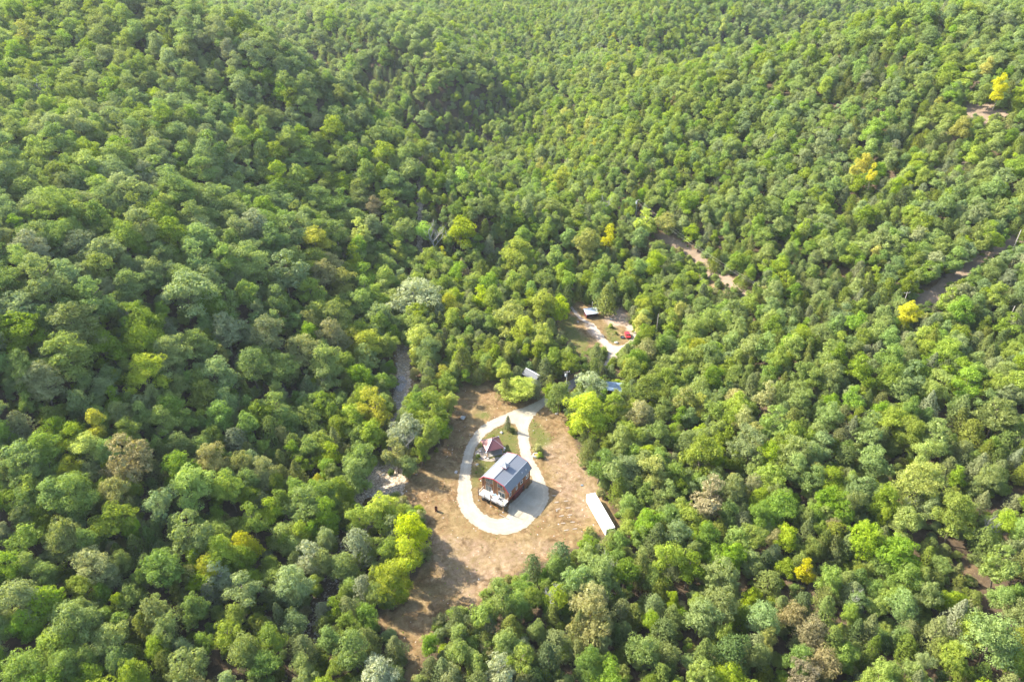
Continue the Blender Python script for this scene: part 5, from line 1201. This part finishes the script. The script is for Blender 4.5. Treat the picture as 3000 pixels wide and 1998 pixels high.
# ---------------------------------------------------------------- the rest of the wood: one object per kind
def stuff(name, items, protos, label=None):
    """items: (x, y, z, sx, sy, sz, rot, prototype number)"""
    A = np.array([it[:7] for it in items]); vid = np.array([it[7] for it in items], np.int32)
    me = bpy.data.meshes.new(name); me.vertices.add(len(A)); me.vertices.foreach_set('co', A[:, :3].astype(np.float32).ravel())
    a = me.attributes.new('scl', 'FLOAT_VECTOR', 'POINT'); a.data.foreach_set('vector', A[:, 3:6].astype(np.float32).ravel())
    rv = np.zeros((len(A), 3), np.float32); rv[:, 2] = A[:, 6]; rv[:, :2] = rng.normal(0, .07, (len(A), 2))
    a = me.attributes.new('rotv', 'FLOAT_VECTOR', 'POINT'); a.data.foreach_set('vector', rv.ravel())
    a = me.attributes.new('vid', 'INT', 'POINT'); a.data.foreach_set('value', vid)
    o = link(bpy.data.objects.new(name, me)); o['kind'] = 'stuff'
    if label: o['label'] = label
    g = bpy.data.node_groups.new(name, 'GeometryNodeTree')
    g.interface.new_socket('Geometry', in_out='INPUT', socket_type='NodeSocketGeometry'); g.interface.new_socket('Geometry', in_out='OUTPUT', socket_type='NodeSocketGeometry')
    gi = g.nodes.new('NodeGroupInput'); go = g.nodes.new('NodeGroupOutput'); jn = g.nodes.new('GeometryNodeJoinGeometry')
    def attr(nm, ty):
        n = g.nodes.new('GeometryNodeInputNamedAttribute'); n.data_type = ty; n.inputs['Name'].default_value = nm; return n.outputs['Attribute']
    scl = attr('scl', 'FLOAT_VECTOR'); rot = attr('rotv', 'FLOAT_VECTOR'); vd = attr('vid', 'INT')
    for k, ob in enumerate(protos):
        cmp_ = g.nodes.new('FunctionNodeCompare'); cmp_.data_type = 'INT'; cmp_.operation = 'EQUAL'
        g.links.new(vd, [s for s in cmp_.inputs if s.name == 'A' and s.type == 'INT'][0]); [s for s in cmp_.inputs if s.name == 'B' and s.type == 'INT'][0].default_value = k
        oi = g.nodes.new('GeometryNodeObjectInfo'); oi.inputs['Object'].default_value = ob; oi.inputs['As Instance'].default_value = True
        ip = g.nodes.new('GeometryNodeInstanceOnPoints')
        g.links.new(gi.outputs[0], ip.inputs['Points']); g.links.new(cmp_.outputs[0], ip.inputs['Selection']); g.links.new(oi.outputs['Geometry'], ip.inputs['Instance'])
        g.links.new(rot, ip.inputs['Rotation']); g.links.new(scl, ip.inputs['Scale']); g.links.new(ip.outputs[0], jn.inputs[0])
    g.links.new(jn.outputs[0], go.inputs[0])
    md = o.modifiers.new('scatter', 'NODES'); md.node_group = g
    return o
def protoset(shape, tuples):
    ids = {}; obs = []
    for idx, sp in tuples:
        if (idx, sp) not in ids:
            ids[idx, sp] = len(obs); obs.append(bpy.data.objects.new('crown', crown(shape, idx, sp)))
    return ids, obs
for shape, name in (('b', 'broadleaf_forest'), ('c', 'cedar_forest')):
    rest = [t for i, t in enumerate(allt) if t[5] == shape and i not in solo]
    ids, obs = protoset(shape, [(t[7], t[6]) for t in rest])
    items = []
    for x, y, z, r, h, s_, sp, idx, _ in rest:
        hz = H0['b'] if shape == 'b' else H0['c'][idx]; items.append((x, y, z-.05, r*rnd.uniform(.92, 1.1), r*rnd.uniform(.8, 1.12), h/hz, rnd.uniform(0, 6.28), ids[idx, sp]))
    if items: stuff(name, items, obs)
# undergrowth below and between the crowns
items = []; n = 15000
xs = rng.uniform(-1, 1, n); ys = 58+400*rng.random(n)**.8; xs = xs*(0.8*ys+25); zs = terrain(xs, ys)
inr = inpoly(xs, ys, road_w) | inpoly(xs, ys, loop_w); uu, vv = proj(xs, ys, zs+1); dcr = seg_dist(xs, ys, CREEK)
bad = inr | (dcr < 3.6)
for p in vis_polys: bad |= inpoly(uu, vv, p)
combo = [(0,'G'),(1,'G'),(3,'B'),(5,'G'),(6,'D'),(4,'L'),(1,'C'),(8,'T')]; ids, obs = protoset('b', combo)
for i in range(n):
    if bad[i] or any((xs[i]-a)**2+(ys[i]-b)**2 < c*c for a, b, c in keep): continue
    c_ = rnd.choice(combo); s_ = rnd.uniform(.7, 2.3); items.append((xs[i], ys[i], zs[i]-.8*s_, s_, s_, s_*rnd.uniform(.8, 1.2), rnd.uniform(0, 6.28), ids[c_]))
stuff('undergrowth', items, obs)
# low weeds on the open ground
items = []; n = 5200; cand = OPEN_PX
xs = rng.uniform(-60, 75, n); ys = rng.uniform(90, 275, n); zs = terrain(xs, ys); uu, vv = proj(xs, ys, zs)
ok = np.zeros(n, bool); gr = np.zeros(n, bool)
for p in OPEN_PX.values(): ok |= inpoly(uu, vv, np.array(p))
for p in GREEN_PX: gr |= inpoly(uu, vv, np.array(p))
ok &= ~(inpoly(xs, ys, road_w) | (inpoly(xs, ys, loop_w) & ~inpoly(xs, ys, [ground_at(*p)[:2] for p in island]))) & (seg_dist(xs, ys, CREEK) > 5)
combo = [(0,'L'),(4,'T'),(3,'G'),(1,'T'),(4,'K')]; ids, obs = protoset('b', combo)
for i in range(n):
    if not ok[i] or (not gr[i] and rnd.random() < .72): continue
    if any((xs[i]-a)**2+(ys[i]-b)**2 < c*c*.8 for a, b, c in keep): continue
    c_ = rnd.choice(combo); s_ = rnd.uniform(.10, .32)*(1.4 if gr[i] else .8); items.append((xs[i], ys[i], zs[i]-1.5*s_, s_, s_, s_*.8, rnd.uniform(0, 6.28), ids[c_]))
stuff('weeds', items, obs)
# loose stones on the creek bed
SB = []
for k_, mt in enumerate(('boulder', 'stone', 'stone')):
    o = rock('rock', None, 1.0, 'x', mat=mt, xy=(0, 100), seed=40+k_, squash=.6); SB.append(bpy.data.objects.new('rock', o.data)); bpy.data.objects.remove(o)
items = []
for i in range(2600):
    k_ = rnd.randrange(2, len(CREEK)-3); c_ = Vector(CREEK[k_]).lerp(Vector(CREEK[k_+1]), rnd.random()); w_ = (5.5 if 7 <= k_ <= 11 else 3.6)
    x = c_.x+rnd.gauss(0, w_*.62); y = c_.y+rnd.uniform(-3, 3); s_ = .07+.42*rnd.random()**3; items.append((x, y, tz(x, y)+.08, s_, s_*rnd.uniform(.6, 1), s_*.7, rnd.uniform(0, 6.28), rnd.randrange(3)))
stuff('creek_stones', items, SB)
items = []
for i in range(260):
    u_ = rnd.uniform(1290, 1770); v_ = rnd.uniform(1190, 1700)
    if not inpoly(u_, v_, VIS['yard']) or inpoly(u_, v_, loop_out): continue
    x, y = at(u_, v_, 0); s_ = .06+.22*rnd.random()**2.5; items.append((x, y, tz(x, y), s_, s_*rnd.uniform(.6, 1), s_*.6, rnd.uniform(0, 6.28), rnd.randrange(3)))
stuff('loose_stones', items, SB)
# bushes that can be told apart
def bush(u, v, wpx, sp, idx, label, flat=.9):
    x, y, z = ground_at(u, v); r = wpx/2/FPX*((CAM_H-z)*SN+y*CN); t = thing('bush', label, 'bush', (x, y, z-.75*r*flat))
    t.scale = (r, r, r*flat); b = bpy.data.objects.new('foliage', crown('b', idx, sp)); COL.objects.link(b); b.parent = t
    MB().tube([(0,0,.7),(0,0,1.5)], .05, 5).build('stem', M['bark'], t)
bush(1499,1266,20,'D',5,'dark round bush beside the gravel just right of the slender conifer')
bush(1402,1340,14,'G',0,'green bush against the left side of the gazebo patio')
bush(1583,1340,22,'G',3,'green bush growing beside the white stone ring')
bush(1804,979,11,'G',0,'small dark green bush left of the red car')
bush(1790,960,16,'L',3,'light green clump on the grass between shed and red car')
bush(1145,1390,22,'D',1,None or 'dark shrub at the right rim of the lower creek gravel')
bush(1578,1322,30,'T',3,'brownish shrub patch above the white stone ring')
# dead and leafless trees
DEADM = []
for k in range(4):
    o = dead_mesh(70+k, 3.0, .06, (1.0, .8, 1.2, .6)[k]).build('branches', M['deadbark']); DEADM.append(o.data); bpy.data.objects.remove(o)
def dead(u, v, wpx, k, label):
    x, y, z, r, h, *_ = hand_place(u, v, wpx, 'b', 'B', 0, None); t = thing('dead_tree', label, 'dead tree', (x, y, z), rnd.uniform(0, 6.28), 'leafless dead trees')
    t.scale = (r*1.1, r*1.1, min(h*1.05, r*3.2+3)/2.6); b = bpy.data.objects.new('branches', DEADM[k]); COL.objects.link(b); b.parent = t
for a in ((1274,694,70,0,'leafless grey tree in the middle of the woods beside the bright lime tree'),(1808,1640,72,2,'leafless grey tree just below the near end of the container'),(376,917,60,1,'bare pale tree showing between oaks on the left hillside'),
          (624,815,50,1,'bare pale tree above the big oak on the left hillside'),(1032,372,46,3,'far tree with bare forked pale trunk at upper middle'),(2357,599,40,2,'bare branching tree in the right hand woods below the far slope'),(2293,665,26,3,'small bent bare tree left in the right hand woods'),
          (1620,1745,60,0,'white dead branches rising from the dark gap below the yard'),(2660,1490,44,1,'arched white dead tree in the lower right woods'),(2505,1760,50,0,'white bare twigs in the gap right of the yellow tree'),(2900,1545,46,0,'bare white branches near the right edge of the lower woods'),
          (1200,1295,64,1,'white forked limbs below the pale sycamore at the creek'),(125,262,50,0,'grey leafless tree far up the left hillside'),(1768,608,46,0,'purplish grey leafless tree left of the far utility pole'),(2940,1560,34,2,'second cluster of bare branches at the right edge of the woods')):
    dead(*a)
def falln(u, v, L_, rz, label, seed):
    x, y, z = ground_at(u, v); o = dead_mesh(seed, 2.6, .05, .7, 2).build('fallen_tree', M['deadbark']); tag(o, label, 'fallen tree')
    o.location = (x, y, z+3.0); o.rotation_euler = (R(70), 0, rz); o.scale = (L_, L_, L_)
falln(1560,1770,3.2,R(-30),'bleached fallen tree lying in the gap below the dark cedars',91)
falln(2230,1590,2.0,R(60),'small bleached fallen tree among the right hand woods',92)

# ---------------------------------------------------------------- air
def hazebox():
    m = bpy.data.materials.new('haze_air'); m.use_nodes = True; t = m.node_tree; t.nodes.clear()
    out = t.nodes.new('ShaderNodeOutputMaterial'); pv = t.nodes.new('ShaderNodeVolumePrincipled')
    pv.inputs['Color'].default_value = (.80, .88, .95, 1); pv.inputs['Density'].default_value = HAZE; pv.inputs['Anisotropy'].default_value = 0.2
    t.links.new(pv.outputs[0], out.inputs['Volume'])
    zl = float(GZ.min())-1.0; zt_ = max(float(GZ.max())+30, CAM_H+6)
    mb = MB(); mb.box(float(gx[0])-2, float(gx[-1])+2, float(gy[0])-2, float(gy[-1])+2, zl, zt_); o = mb.build('haze', m); o['kind'] = 'stuff'
HAZE = 0.00006
if HAZE: hazebox()
